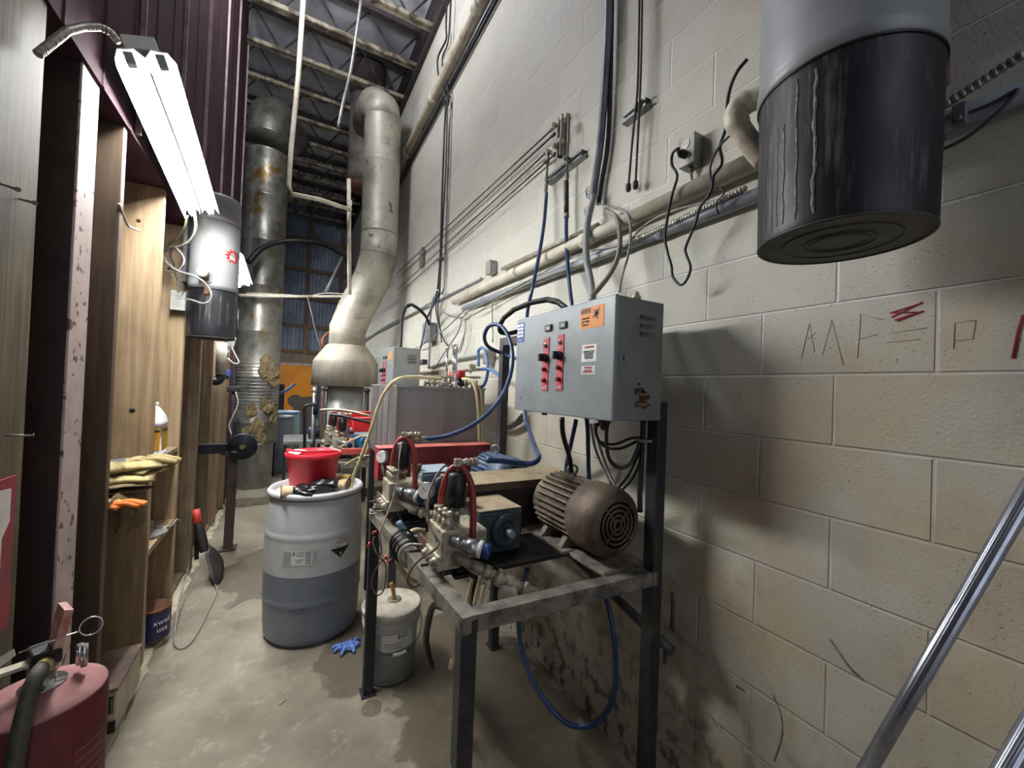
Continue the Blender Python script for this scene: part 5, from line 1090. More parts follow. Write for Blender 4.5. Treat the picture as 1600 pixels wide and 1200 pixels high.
b = MB(); b.tube([P(1115, 294, x=1.27), P(1126, 294, x=1.275), P(1131, 303, x=1.28), P(1120, 315, x=1.285), P(1120, 327, x=1.29), P(1124, 335, x=1.30)], .003, 6); tag(b.build('loose_wire', black), 'thin black wire tie on the grey pipe below the outlet', 'cable')
# ---- high cream pipe, its conduits and the black cable bundle on it
a = P(612, 290, x=1.295); c = P(755, 0, x=1.295); d = (c - a)
t = thing('high_pipe', 'thick cream pipe running high along the block wall from the flue', 'pipe', a)
b = MB(); b.cyl(a, a + d * 1.5, .062, n=20); b.build('pipe', M('high_pipe_paint', (210, 202, 180), (176, 166, 140), 8, .5, 0, .1, c3=(96, 84, 66), s3=22, t3=.66), t)
for k in (.28, .62, .98):
    b = MB(); b.cyl(a + d * k - d.normalized() * .05, a + d * k + d.normalized() * .05, .069, n=20); b.build('coupling', creampaint, t)
for k, (dz, r, mt, lb) in enumerate(((-.10, .020, gc, 'dark conduit directly under the high cream pipe'), (-.145, .012, M('conduit_black', (52, 52, 56), (40, 40, 44), 8, .5, .3), 'thin black conduit under the high cream pipe, lowest of the two'))):
    b = MB(); o_ = V((.035, 0, dz)); b.cyl(a + o_, a + d * 1.5 + o_, r, n=10); tag(b.build('conduit', mt), lb, 'conduit')
b = MB(); b.tube([P(598, 297, x=1.2), a + V((0, .05, -.02)), a + V((0, .0, .0))], .04, 12) if False else b.tube([a + V((0, .0, 0)), a + V((-.02, .12, -.03)), a + V((-.02, .22, -.25))], .045, 12); b.build('lower_bend', creampaint, t)
# black cables climbing the wall, bundle
for k, (pts, r, lb) in enumerate(((((699, -20), (697, 40), (697, 62), (684, 92), (687, 128), (696, 150), (694, 215), (691, 300), (688, 400), (684, 452)), .010, 'black cable, leftmost of the vertical bundle climbing to the roof'), (((705, -20), (702, 45), (699, 70), (691, 95), (700, 140), (699, 160), (697, 250), (692, 350), (687, 455)), .008, 'black cable, middle of the vertical bundle climbing to the roof'))):
    b = MB(); b.tube(PX(1.30, *pts), r, 8); tag(b.build('power_cable', MATS['conduit_black']), lb, 'cable')
b = MB(); b.tube(PX(1.33, (704, 150), (701, 240), (698, 330), (694, 440), (690, 460)), .010, 8); tag(b.build('conduit', steel), 'grey conduit strip, rightmost of the vertical bundle on the wall', 'conduit')
for k, (a_, lb) in enumerate((((698, 160), 'cable clamp, upper one on the vertical cable bundle'), ((689, 405), 'cable clamp, lower one on the vertical cable bundle'))):
    b = MB(); b.obox(P(*a_, x=1.31), (.06, .09, .03), bev=.006); tag(b.build('cable_clamp', linem), lb, 'clamp')
# lower tangle between the bundle and the tank
for k, (pts, x, r, mt, lb) in enumerate((
    (((683, 455), (678, 475), (668, 495), (663, 520), (657, 545)), 1.25, .010, bluehose, 'blue hose dropping from the cable bundle behind the smaller control box'),
    (((685, 455), (676, 470), (672, 500), (671, 545), (670, 575)), 1.27, .012, greycable, 'grey cable passing in front of the small fuse box'),
    (((687, 455), (681, 475), (684, 500), (693, 530), (702, 542)), 1.30, .007, black, 'black cable dropping to the tank valves from the bundle'),
    (((688, 455), (684, 480), (688, 515), (690, 535)), 1.31, .007, black, 'black cable hanging straight down from the bundle'),
    (((725, 485), (700, 510), (680, 525), (658, 540), (650, 543)), 1.28, .006, greycable, 'grey wire slanting left from the end of the cream pipe'),
    (((722, 495), (715, 520), (695, 550), (680, 575)), 1.28, .006, greycable, 'grey wire slanting down from the end of the cream pipe'),
    (((727, 498), (726, 520), (720, 540), (712, 558)), 1.29, .006, greycable, 'grey wire hanging almost straight from the end of the cream pipe'),
    (((728, 500), (724, 535), (718, 552)), 1.31, .004, MATS['dark_wire'], 'thin dark wire behind the hanging grey wires at the cream pipe end'),
    (((684, 482), (700, 492), (722, 496), (733, 484)), 1.31, .006, greycable, 'grey wire sagging between the bundle and the cream pipe end'),
    (((770, 466), (769, 490), (770, 535)), 1.32, .006, greycable, 'grey wire hanging from the grey pipe beside the stand upright'),
    (((560, 540), (600, 512), (645, 490), (670, 475), (684, 470)), 1.32, .012, steel, 'grey conduit sloping up from the flue to the cable bundle'),
    (((670, 575), (700, 565), (740, 557), (765, 552)), 1.33, .014, steel, 'level grey conduit on the wall behind the tank valves'))):
    b = MB(); b.tube(PX(x, *pts), r, 8); tag(b.build('conduit' if 'conduit' in lb else 'loose_wire' if 'wire' in lb else 'power_cable', mt), lb, 'conduit' if 'conduit' in lb else 'cable')
flex([P(626, 543, x=.85), P(627, 520, x=.86), P(628, 497, x=.88), P(634, 480, x=.92), P(643, 476, x=.98), P(655, 483, x=1.1), P(666, 495, x=1.2), P(672, 510, x=1.28)], .015, black, 'black flexible conduit arching from the smaller control box to the wall fuse box', name='corrugated_conduit', rings=.02)
t = thing('fuse_box', 'small grey fuse box on the block wall behind the smaller control box', 'electrical box', P(672, 520, x=1.33))
c = P(671, 520, x=1.30); b = MB(); b.obox(c, (.09, .19, .20), bev=.004); b.build('box', greypaint, t)
b = MB(); b.obox(c - V((.048, 0, 0)), (.006, .195, .205), bev=.002); b.build('cover', steel, t)
t = thing('switch_box', 'pale upright switch box behind the stand upright, with a blue hose loop on it', 'electrical box', P(764, 557, x=1.32))
c = P(764, 557, x=1.32); b = MB(); b.obox(c, (.06, .085, .12), bev=.006); b.build('box', M('box_beige', (164, 160, 146), (140, 136, 122), 10, .5, .2), t)
b = MB(); b.obox(c - V((.032, 0, 0)), (.005, .07, .10), bev=.002); b.build('cover', MATS['box_cover'], t)
for k, (pts, x, lb) in enumerate(((((748, 572), (747, 558), (748, 547), (755, 544), (760, 555), (762, 580), (757, 600), (750, 606)), 1.22, 'pale blue hose making a narrow loop beside the pale switch box'), (((752, 577), (765, 577), (775, 583), (786, 595), (790, 610), (788, 618)), 1.20, 'pale blue hose running from the tank valves behind the stand upright'))):
    b = MB(); b.tube(PX(x, *pts), .0115, 10); tag(b.build('hose', M('mid_blue_hose', (62, 100, 150), (84, 118, 160), 18, .4)), lb, 'hose')
flex([P(782, 664, x=1.29), P(797, 668, x=1.31), P(812, 660, x=1.32), P(822, 648, x=1.33)], .016, greycable, 'grey flexible conduit curling on the wall below the control box, upper of two', name='corrugated_conduit', rings=.02)
flex([P(782, 662, x=1.26), P(797, 664, x=1.28), P(808, 658, x=1.29), P(816, 648, x=1.30)], .012, M('conduit_mid', (84, 84, 80), (110, 108, 102), 20), 'darker flexible conduit curling on the wall below the control box, lower of two', name='corrugated_conduit', rings=.02)
# overhead pipe crossing the aisle, roof drop conduits
b = MB(); b.tube([P(476, -30, y=4.3), P(466, 120, y=4.3), P(455, 230, y=4.3), P(451, 290, y=4.3), P(456, 303, y=4.33), P(500, 312, y=4.5), P(548, 328, y=4.75)], .022, 10, smooth=False); tag(b.build('gas_pipe', creampaint), 'cream conduit dropping from the roof and turning towards the flue', 'pipe')
b = MB(); p = P(545, 280, y=4.8); q = P(546, 460, y=4.8); b.cyl(p, q, .022, n=10); b.obox(P(546, 318, y=4.8), (.05, .05, .07), bev=.006); tag(b.build('gas_pipe', creampaint), 'cream vertical conduit just left of the flue riser', 'pipe')
b = MB(); b.tube([P(567, -20, y=4.5), P(558, 45, y=4.5), P(548, 110, y=4.6), P(536, 160, y=4.7), P(528, 200, y=4.7)], .016, 8); tag(b.build('gas_pipe', steel), 'grey conduit slanting down from the joists beside the flue', 'pipe')
b = MB(); b.tube([P(370, 461, y=6.0), P(440, 463, y=6.0), P(500, 463, y=6.0), P(560, 463, y=5.7)], .018, 8); b.tube([P(385, 458, y=6.0), P(450, 461, y=6.0), P(480, 463, y=6.0), P(510, 458, y=6.0), P(555, 461, y=5.7)], .010, 6); tag(b.build('overhead_line', creampaint), 'cream line spanning the aisle from the insulated duct to the flue', 'pipe')
b = MB(); b.tube(PYs((480, 463, 6.0), (487, 490, 6.1), (494, 520, 6.2), (504, 552, 6.3)), .008, 6); tag(b.build('loose_wire', greycable), 'grey wire drooping from the overhead line to the copper pipe', 'cable')
b = MB(); b.tube(PYs((388, 410, 6.1), (410, 388, 6.2), (440, 378, 6.3), (470, 377, 6.3), (505, 382, 6.2), (535, 400, 6.0), (550, 420, 5.8)), .035, 10); tag(b.build('roof_hose', black), 'thick black hose arching across the aisle below the joists', 'hose')
b = MB(); b.cyl(P(509, 456, y=5.8), P(535, 402, y=5.8), .02, n=8); tag(b.build('brace', steel), 'grey diagonal brace left of the flue riser', 'bracket')
# ---- pencil and crayon marks on the blocks
redcr = M('crayon_red', (150, 44, 60), (130, 36, 52), 90, .8)
b = MB()
for p, q in (((1391, 489), (1440, 474)), ((1393, 496), (1442, 472)), ((1398, 500), (1436, 488)), ((1402, 502), (1443, 486)), ((1391, 489), (1436, 488))):
    b.tube([P(*p, x=WX - .0005), P(*q, x=WX - .0005)], .0022, 5, smooth=False)
tag(b.build('crayon_scribble', redcr), 'red crayon scribble on a block right of the control box', 'marking')
b = MB(); b.tube(PX(WX - .0005, (1600, 492), (1592, 515), (1583, 560)), .003, 5, smooth=False); tag(b.build('crayon_scribble', redcr), 'red crayon stroke at the right edge of the picture', 'marking')
pencil = M('pencil', (128, 112, 96))
b = MB()
for seg_ in (((1252, 560), (1265, 505), (1273, 550)), ((1285, 555), (1300, 500), (1318, 570)), ((1262, 530), (1275, 520)), ((1340, 560), (1345, 490), (1380, 500)), ((1343, 530), (1372, 522)), ((1385, 535), (1440, 530), (1395, 520), (1450, 512)), ((1490, 545), (1492, 505), (1525, 500), (1520, 530), (1492, 532))):
    b.tube(PX(WX - .0003, *seg_), .0009, 4, smooth=False)
tag(b.build('pencil_writing', pencil), 'faint pencil letters scrawled on the block beside the red scribble', 'marking')
scuff = M('scuff', (92, 88, 84), (140, 130, 116), 40, .8, lo=.4, hi=.6)
for k, (pts, r, lb) in enumerate(((((1297, 998), (1312, 1020), (1330, 1045), (1350, 1063)), .004, 'dark slanting scuff on the wall above the metal pole'), (((1208, 1085), (1220, 1115), (1222, 1150), (1210, 1190)), .003, 'curved dark scuff low on the wall near the floor'), (((1150, 1072), (1164, 1080)), .004, 'small dark scuff on the wall, lowest left'), (((1050, 925), (1052, 950), (1050, 985)), .012, 'dark smear on the wall just right of the near upright'))):
    b = MB(); b.tube(PX(WX, *pts), r, 6); ob = b.build('scuff_mark', scuff)
    for v in ob.data.vertices: v.co.x *= .12
    tag(ob, lb, 'marking')
# ================================================================== WALL VACUUMS
vacg = M('vac_grey', (150, 152, 152), (134, 136, 136), 4, .45, .15, .02)
vblk = M('vac_black', (22, 23, 28), (34, 35, 42), 7, .32, 0, .05)
streak = M('dried_streak', (150, 144, 132), (90, 86, 82), 60, .8, lo=.35, hi=.6)
def scratchy(name):
    m = bpy.data.materials.new(name); m.use_nodes = True; nt = m.node_tree; N = nt.nodes; L = nt.links; b = N['Principled BSDF']
    geo = N.new('ShaderNodeNewGeometry'); mp = N.new('ShaderNodeMapping'); mp.inputs['Scale'].default_value = (26, 26, 2.2); L.new(geo.outputs['Position'], mp.inputs['Vector'])
    n = N.new('ShaderNodeTexNoise'); n.inputs['Scale'].default_value = 1.6; n.inputs['Detail'].default_value = 8; n.inputs['Roughness'].default_value = .7; L.new(mp.outputs[0], n.inputs['Vector'])
    r = N.new('ShaderNodeMapRange'); r.inputs['From Min'].default_value = .53; r.inputs['From Max'].default_value = .74; L.new(n.outputs['Fac'], r.inputs['Value'])
    n2 = N.new('ShaderNodeTexNoise'); n2.inputs['Scale'].default_value = 5; n2.inputs['Detail'].default_value = 4; L.new(geo.outputs['Position'], n2.inputs['Vector'])
    r2 = N.new('ShaderNodeMapRange'); r2.inputs['From Min'].default_value = .42; r2.inputs['From Max'].default_value = .62; L.new(n2.outputs['Fac'], r2.inputs['Value'])
    mm = N.new('ShaderNodeMath'); mm.operation = 'MULTIPLY'; L.new(r.outputs['Result'], mm.inputs[0]); L.new(r2.outputs['Result'], mm.inputs[1])
    x = N.new('ShaderNodeMix'); x.data_type = 'RGBA'; x.inputs['A'].default_value = lin((20, 21, 26)); x.inputs['B'].default_value = lin((128, 126, 124)); L.new(mm.outputs[0], x.inputs['Factor']); L.new(x.outputs['Result'], b.inputs['Base Color'])
    rr = N.new('ShaderNodeMapRange'); rr.inputs['To Min'].default_value = .28; rr.inputs['To Max'].default_value = .7; L.new(n2.outputs['Fac'], rr.inputs['Value']); L.new(rr.outputs['Result'], b.inputs['Roughness'])
    return m
def vacuum(c, r, h1, h2, h3, cap, label, facing, canm=None):
    """c: centre of the bottom; h1 black part, h2 grey part, h3 cap"""
    c = V(c); t = thing('wall_vacuum', label, 'vacuum', c)
    b = MB(); b.lathe(c, (0, 0, 1), [(.0, r * .955), (.006, r * .968), (.02, r * .972), (h1, r)], 56, cap=False)
    bk = b.build('dust_bucket', scratchy('scuffed_black'), t)
    b = MB(); b.lathe(c, (0, 0, 1), [(.0, 0), (.0, r * .955)], 56, cap=False); b.torus(c, (0, 0, 1), r * .955, .0035, 56, 6)
    for k in (.32, .40, .66): b.torus(c, (0, 0, 1), r * k, .0028, 48, 6)
    b.build('bucket_base', M('base_dusty_black', (66, 62, 58), (48, 45, 44), 10, .6, 0, .1), t)
    b = MB(); b.lathe(c, (0, 0, 1), [(h1 - .002, r * 1.0), (h1, r * 1.025), (h1 + .03, r * 1.03), (h1 + .036, r * 1.01), (h1 + h2, r * 1.01)], 56, cap=True); b.build('canister', canm or vacg, t)
    if h3:
        b = MB(); b.lathe(c, (0, 0, 1), [(h1 + h2, r * 1.03), (h1 + h2 + .02, r * 1.03), (h1 + h2 + h3, r * 1.0), (h1 + h2 + h3 + .02, r * .9)], 48, cap=True); b.build('motor_cap', M('cap_grey', (104, 100, 104), (88, 84, 90), 4, .5), t)
    b = MB(); b.torus(c + V((0, 0, h1 - .004)), (0, 0, 1), r * 1.005, .003, 56, 6); b.build('gasket', black, t)
    for a in facing:
        d = V((math.cos(a), math.sin(a), 0)); q = c + d * r * 1.02
        R = Matrix((d, V((-d.y, d.x, 0)), V((0, 0, 1)))).transposed()
        b = MB(); b.obox(q + V((0, 0, h1 + .01)), (.008, .022, .05), R, .001); b.obox(q + V((0, 0, h1 - .025)), (.010, .026, .04), R, .002); b.build('latch', M('latch_rust', (120, 84, 66), (96, 70, 58), 30, .6, .4), t)
    return t, bk
RV = V((1.086, .436, 1.955)); RR = .164
vt, vb = vacuum(RV, RR, .345, .75, 0, None, 'large wall vacuum with a scuffed black bucket, hanging at top right near the camera', (math.radians(-60),))
random.seed(21)
for (px, lo_, hi_, w) in ((1243, 70, 340, .0042), (1272, 60, 335, .0048), (1196, 150, 340, .002), (1205, 150, 300, .002), (1222, 250, 345, .004), (1213, 180, 345, .0022)):
    a = ang(RV, RR, px, 2.1); pts = []
    for k in range(14):
        z = RV.z + .02 + (.30 if lo_ < 100 else .22) * k / 13; rr = RR * (.972 + .028 * (z - RV.z) / .345) + .0002; aa = a + random.uniform(-.012, .012)
        pts.append(V((RV.x + rr * math.cos(aa), RV.y + rr * math.sin(aa), z)))
    b = MB(); b.tube(pts, w * .6, 5, rad=lambda u, w=w: w * (.45 + .35 * math.sin(u * 23) ** 2)); ob = b.build('dried_drip', streak, vb)
    # flatten the drips on to the surface
    for v in ob.data.vertices:
        wv = v.co + WL[ob.name]; d = V((wv.x - RV.x, wv.y - RV.y, 0)); rr = RR * (.972 + .028 * (wv.z - RV.z) / .345) + .0004; n_ = d.normalized(); ex = d.length - rr; nd = n_ * (rr + ex * .2); v.co = V((RV.x + nd.x, RV.y + nd.y, wv.z)) - WL[ob.name]
b = MB(); b.box((1.246, .36, 2.40), (WX - .002, .51, 2.90), bev=.004); b.build('wall_bracket', darksteel, vt)
b = MB(); e0 = V((1.02, .585, 2.36)); 
b.tube([V((1.055, .565, 2.375)), V((1.035, .61, 2.372)), V((1.022, .640, 2.365)), V((1.022, .648, 2.335)), V((1.045, .635, 2.29)), V((1.09, .61, 2.23))], .026, 16, rad=lambda u: .030 if .25 < u < .7 else .027); b.build('inlet_elbow', M('pvc_cream', (214, 206, 186), (180, 170, 148), 20, .4, 0, .05), vt)
# left vacuum
LVc = V((-.470, 3.40, 1.86)); LR = .138
lt, lb2 = vacuum(LVc, LR, .32, .46, .16, None, 'smaller wall vacuum hanging on the studs left of the aisle, with a red leaf logo', (math.radians(-97),), canm=M('vac_grey_dimmed', (116, 118, 118), (104, 106, 106), 4, .5))  # canister grey darkened to offset the glare of the close tubes
lrf = lambda z: LR * 1.012
la2 = ang(LVc, LR, 322, 2.3)
b = MB(); d = V((math.cos(la2 + .0), math.sin(la2), 0)); q = LVc + d * LR + V((0, 0, .405)); b.lathe(q, d, [(0, .026), (.035, .026), (.035, .030), (.06, .030), (.064, .024)], 24); b.build('inlet_cap', M('cap_cream', (216, 210, 190), (190, 182, 160), 20, .4), lt)
R = Matrix((d, V((-d.y, d.x, 0)), V((0, 0, 1)))).transposed(); b = MB(); b.obox(q - V((0, 0, .015)) + d * .004, (.008, .07, .08), R, .002); b.build('inlet_plate', steel, lt)
lg = ang(LVc, LR, 360, 2.3)
pts = []
for i in range(22):
    an = 2 * math.pi * i / 22; r_ = (.062 if i % 2 else .038); pts.append((r_ * math.cos(an), r_ * .85 * math.sin(an)))
lf = wrapped_rect(LVc, lrf, lg + .1, LVc.z + .56, 0, 0, M('leaf_red', (190, 40, 44), (170, 34, 38), 30, .5), 'leaf_logo', lt, off=.001, pts=pts)
text('Du', .034, (0, 0, 0), (1, 0, 0), (0, 1, 0), whiteink, lf, wrap=wrapper(LVc, lrf, lg + .06, LVc.z + .545), ex=.0003)
b = MB(); b.box((-.618, 3.26, 2.2), (-.600, 3.50, 2.7)); b.build('wall_bracket', darksteel, lt)
# curled pale handle seen beside it
b = MB(); b.tube(PYs((362, 458, 3.42), (367, 462, 3.42), (368, 475, 3.42), (365, 484, 3.42), (361, 486, 3.42)), .009, 8); b.build('hook', whitep, lt)
# outlet box on the stud and its cords
t = thing('stud_outlet', 'grey outlet box screwed to the stud left of the smaller vacuum', 'outlet', P(280, 470, y=3.38))
c = P(279, 470, y=3.38); b = MB(); b.obox(V((c.x, 3.392, c.z)), (.075, .052, .125), bev=.003); b.build('box', greypaint, t)
b = MB(); b.obox(V((c.x, 3.364, c.z)), (.078, .004, .128), bev=.001); pl = b.build('cover_plate', M('cover_grey', (168, 168, 160), (146, 146, 138), 12, .4), t)
for dz in (.025, -.022):
    b = MB(); b.lathe(V((c.x, 3.362, c.z + dz)), (0, -1, 0), [(0, .017), (.003, .017)], 18); rc = b.build('receptacle', MATS['cover_grey'], t)
    for dx in (-.006, .006):
        b = MB(); b.obox(V((c.x + dx, 3.3588, c.z + dz + .003)), (.002, .001, .007)); b.build('slot', ink, rc)
for k, (pts, r, mt, lb) in enumerate((
    (((289, 467, 3.33), (300, 469, 3.25), (318, 474, 3.2), (329, 468, 3.2), (329, 455, 3.2), (318, 440, 3.2), (300, 430, 3.2), (280, 424, 3.25), (265, 415, 3.3), (255, 400, 3.35)), .0055, greycable, 'grey cord plugged into the stud outlet and looping over the smaller vacuum'),
    (((304, 335, 3.05), (306, 350, 3.1), (303, 368, 3.15), (292, 380, 3.2), (278, 386, 3.25), (266, 387, 3.3), (256, 393, 3.35)), .008, greycable, 'pale conduit curving down from the far end of the near light fixture'),
    (((293, 337, 3.05), (288, 355, 3.1), (280, 368, 3.2), (265, 380, 3.3), (255, 392, 3.35)), .005, MATS['olive_wire'], 'thin olive wire beside the pale conduit below the near light fixture'),
    (((252, 408, 3.35), (262, 412, 3.3), (272, 422, 3.3), (278, 440, 3.34), (279, 458, 3.37)), .008, greycable, 'grey cable entering the top of the stud outlet'),
    (((266, 385, 3.3), (276, 388, 3.25), (287, 402, 3.25), (286, 414, 3.25), (275, 424, 3.28), (252, 424, 3.35)), .005, greycable, 'grey cord loop left of the smaller vacuum'),
    (((268, 386, 3.3), (267, 400, 3.3), (272, 415, 3.3), (262, 420, 3.33)), .005, black, 'short black wire among the cords left of the smaller vacuum'))):
    b = MB(); b.tube(PYs(*pts), r, 8); tag(b.build('electrical_cable', mt), lb, 'cable')
flex([P(60, 84, x=-.60), P(80, 68, x=-.59), P(105, 48, x=-.58), P(130, 42, x=-.57), P(155, 42, x=-.55), P(172, 50, x=-.53), P(185, 66, x=-.51)], .011, MATS['armour'], 'ribbed metal cable arching from the big post to the near light fixture', rings=.010)
# coat-hanger hook and nails
b = MB(); b.tube([P(186, 318, x=-.62), P(189, 328, x=-.62), P(200, 352, x=-.63), P(206, 356, x=-.64), P(218, 361, x=-.66)], .005, 8); tag(b.build('wire_hook', M('wire_pale', (196, 190, 176), (150, 144, 130), 30, .4, .4)), 'pale bent wire hook between the dark stud and the light stud', 'hook')
for k, (a, c, lb) in enumerate((((0, 287), (27, 296), 'long nail, upper one on the big rough post'), ((30, 311), (54, 317), 'long nail, second one down on the big rough post, bent'), ((6, 680), (51, 681), 'long nail sticking out of the big rough post low down, beside the painted post'))):
    p = P(*a, x=-.618); q = P(*c, x=-.575); b = MB(); b.cyl(p, q, .0028, n=8); b.cyl(q, q + (q - p).normalized() * .002, .006, n=10); tag(b.build('nail', linem), lb, 'nail')
# red sign with a white arrow on the big post
t = thing('arrow_sign', 'dark red sign with a white arrow on the big rough post at the left edge', 'sign', (-.617, 1.47, .92))
b = MB(); b.box((-.619, 1.30, .92), (-.614, 1.558, 1.315), bev=.001); sg = b.build('plate', M('sign_red', (148, 34, 46), (126, 30, 42), 5, .35), t)
b = MB(); b.prism([(-.6138, 1.535, 1.285), (-.6138, 1.535, 1.20), (-.6138, 1.505, 1.165), (-.6138, 1.505, 1.02), (-.6138, 1.36, 1.02), (-.6138, 1.36, 1.165), (-.6138, 1.33, 1.20), (-.6138, 1.43, 1.295)], (.0008, 0, 0)); b.build('arrow', paper, t)
# ================================================================== FIRE EXTINGUISHER
EC = V((-.425, 1.215, .30)); ER = .100
extm = M('extinguisher_red', (118, 48, 50), (96, 40, 44), 5, .6)
t = thing('fire_extinguisher', 'large dusty red fire extinguisher with a black hose at the bottom left corner', 'fire extinguisher', EC)
b = MB(); b.lathe(EC, (0, 0, 1), [(0, .07), (.0, .085), (.012, ER), (.600, ER), (.606, ER * .99)], 48, cap=False); b.build('cylinder', extm, t)
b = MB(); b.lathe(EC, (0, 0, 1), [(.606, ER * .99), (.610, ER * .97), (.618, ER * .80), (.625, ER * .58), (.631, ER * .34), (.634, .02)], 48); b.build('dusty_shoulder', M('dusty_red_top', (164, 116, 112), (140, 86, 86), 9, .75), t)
top = EC + V((0, 0, .632))
b = MB(); b.lathe(top - V((0, 0, .002)), (0, 0, 1), [(0, .036), (.004, .036), (.004, .02), (.03, .018), (.03, .024), (.05, .024)], 20); b.build('collar', chromem, t)
b = MB(); b.obox(top + V((.0, 0, .062)), (.045, .05, .035), Matrix.Rotation(.5, 3, 'Z'), .004); b.build('valve_head', black, t)
u = V((-.86, -.30, 0)).normalized()
b = MB(); b.prism([top + V((.012, .018, .072)), top + V((.03, -.012, .072)), top + V((.044, -.01, .150)), top + V((.022, .022, .156))], V((-.012, -.006, .004))); b.build('discharge_lever', M('lever_pink', (204, 160, 150), (176, 110, 98), 26, .5, 0, .1), t)
b = MB(); b.bar(top + V((-.005, .0, .052)), top + u * .19 + V((0, 0, .045)), .024, .008, bev=.001); b.build('carry_handle', M('handle_cream', (196, 188, 168), (160, 150, 130), 20, .45, .2), t)
b = MB(); b.torus(top + V((.066, .012, .098)), (.3, -.8, .45), .018, .0016, 24, 6); b.tube([top + V((.05, .004, .094)), top + V((.02, -.012, .094)), top + V((-.03, -.02, .085))], .0018, 6); b.build('pull_pin', chromem, t)
b = MB(); b.prism([top + V((-.03, -.03, .086)), top + V((-.036, -.022, .096)), top + V((-.075, -.03, .074)), top + V((-.078, -.036, .064)), top + V((-.060, -.04, .062))], V((.0, -.0015, .0005))); b.build('inspection_tag', M('tag_cream', (206, 196, 168)), t)
b = MB(); b.lathe(top + V((.045, .028, .01)), (0, 0, 1), [(0, .006), (.045, .006)], 10); b.lathe(top + V((.055, .02, .008)), (0, 0, 1), [(0, .006), (.048, .006)], 10); b.build('bracket_prong', chromem, t)
b = MB(); b.lathe(top + V((.012, -.03, .055)), V((.1, -.7, .1)), [(0, .014), (.02, .014)], 14); b.build('hose_ferrule', M('ferrule_gold', (188, 170, 110), (150, 132, 84), 20, .4, .5), t)
b = MB(); b.tube([top + V((.012, -.045, .057)), top + V((.013, -.075, .045)), top + V((.012, -.105, -.01)), top + V((.008, -.118, -.10)), top + V((.004, -.120, -.25)), top + V((-.01, -.12, -.42))], .014, 14); b.build('discharge_hose', M('dusty_black_hose', (84, 80, 68), (58, 56, 50), 16, .6, 0, .1), t)
ea = ang(EC, ER, 140, .75); erf = lambda z: ER
el = wrapped_rect(EC, erf, ea, .73, .066, .20, M('label_dark_red', (120, 56, 54), (104, 50, 50), 30, .5), 'instruction_label', t, off=.0008)
for j in range(9): wrapped_rect(EC, erf, ea, .81 - j * .02, .058, .0018, M('line_pink', (170, 120, 112)), 'text_line', el, off=.0012, n=4)
b = MB(); b.box((-.614, 1.10, .60), (-.53, 1.30, .64)); b.box((-.614, 1.16, .45), (-.606, 1.28, .80)); b.build('wall_bracket', darksteel, t)
# ================================================================== SHELVES AND WHAT IS ON THEM
b = MB(); b.box((-.785, 2.24, 1.035), (-.625, 2.795, 1.06)); tag(b.build('stud_shelf', woodgrey), 'board shelf between the dark stud and the light stud, holding the leather gloves', 'shelf')
b = MB(); b.box((-.785, 2.845, 1.095), (-.622, 3.415, 1.125), bev=.002); tag(b.build('stud_shelf', wood), 'upper board shelf holding the white jug', 'shelf')
b = MB(); b.box((-.785, 2.845, .61), (-.622, 3.415, .645), bev=.002); tag(b.build('stud_shelf', wood), 'lower board shelf with the coil of pale cable', 'shelf')
b = MB(); b.box((-.795, 2.845, .05), (-.70, 3.415, .60)) if False else b.box((-.799, 2.845, .046), (-.785, 3.415, 1.09)); tag(b.build('back_board', woodgrey), 'grey backing board below the upper shelf between two studs', 'board')
# jug
jc = V((-.668, 3.02, 1.126))
t = thing('white_jug', 'white plastic jug with a yellow label on the upper shelf', 'jug', jc)
def rrect(cx, cy, z, w, d_, n=28, e=4):
    o = []
    for i in range(n):
        a = 2 * math.pi * i / n; ca, sa = math.cos(a), math.sin(a); o.append(V((cx + w / 2 * math.copysign(abs(ca) ** (2 / e), ca), cy + d_ / 2 * math.copysign(abs(sa) ** (2 / e), sa), z)))
    return o
b = MB(); rings = []
for (z, w, d_, dx) in ((0, .10, .15, 0), (.01, .115, .165, 0), (.03, .12, .17, 0), (.035, .108, .158, 0), (.175, .108, .158, 0), (.18, .12, .17, 0), (.20, .12, .17, 0), (.235, .10, .13, 0), (.265, .07, .08, -.0), (.285, .045, .045, 0), (.29, .040, .040, 0)):
    rings.append(rrect(jc.x + dx, jc.y, jc.z + z, w, d_))
vs = [p for r_ in rings for p in r_]; n = 28
b.add(vs, [(k * n + i, k * n + (i + 1) % n, (k + 1) * n + (i + 1) % n, (k + 1) * n + i) for k in range(len(rings) - 1) for i in range(n)] + [list(range(n))[::-1], [(len(rings) - 1) * n + i for i in range(n)]], True)
b.build('bottle', M('jug_white', (236, 236, 232), (224, 224, 220), 6, .35), t)
b = MB(); b.lathe(jc + V((0, 0, .288)), (0, 0, 1), [(0, .022), (.022, .022), (.024, .018)], 18); b.build('cap', whitep, t)
b = MB(); b.tube([jc + V((.0, .045, .25)), jc + V((.0, .085, .235)), jc + V((0, .085, .20))], .010, 8); b.build('handle', MATS['jug_white'], t)
lab = M('label_mustard', (198, 150, 46), (180, 132, 40), 10, .5)
b = MB(); b.box((jc.x + .010, jc.y - .0805, jc.z + .042), (jc.x + .050, jc.y - .079, jc.z + .168)); jl = b.build('label', lab, t)
b = MB(); b.box((jc.x + .0543, jc.y - .06, jc.z + .042), (jc.x + .0555, jc.y + .06, jc.z + .168)); j2 = b.build('label', lab, t)
b = MB(); b.box((jc.x + .0556, jc.y - .05, jc.z + .145), (jc.x + .0562, jc.y + .05, jc.z + .160)); b.build('label_band', ink, j2)
b = MB(); b.box((jc.x + .014, jc.y - .0812, jc.z + .145), (jc.x + .048, jc.y - .0806, jc.z + .158)); b.build('label_band', ink, jl)
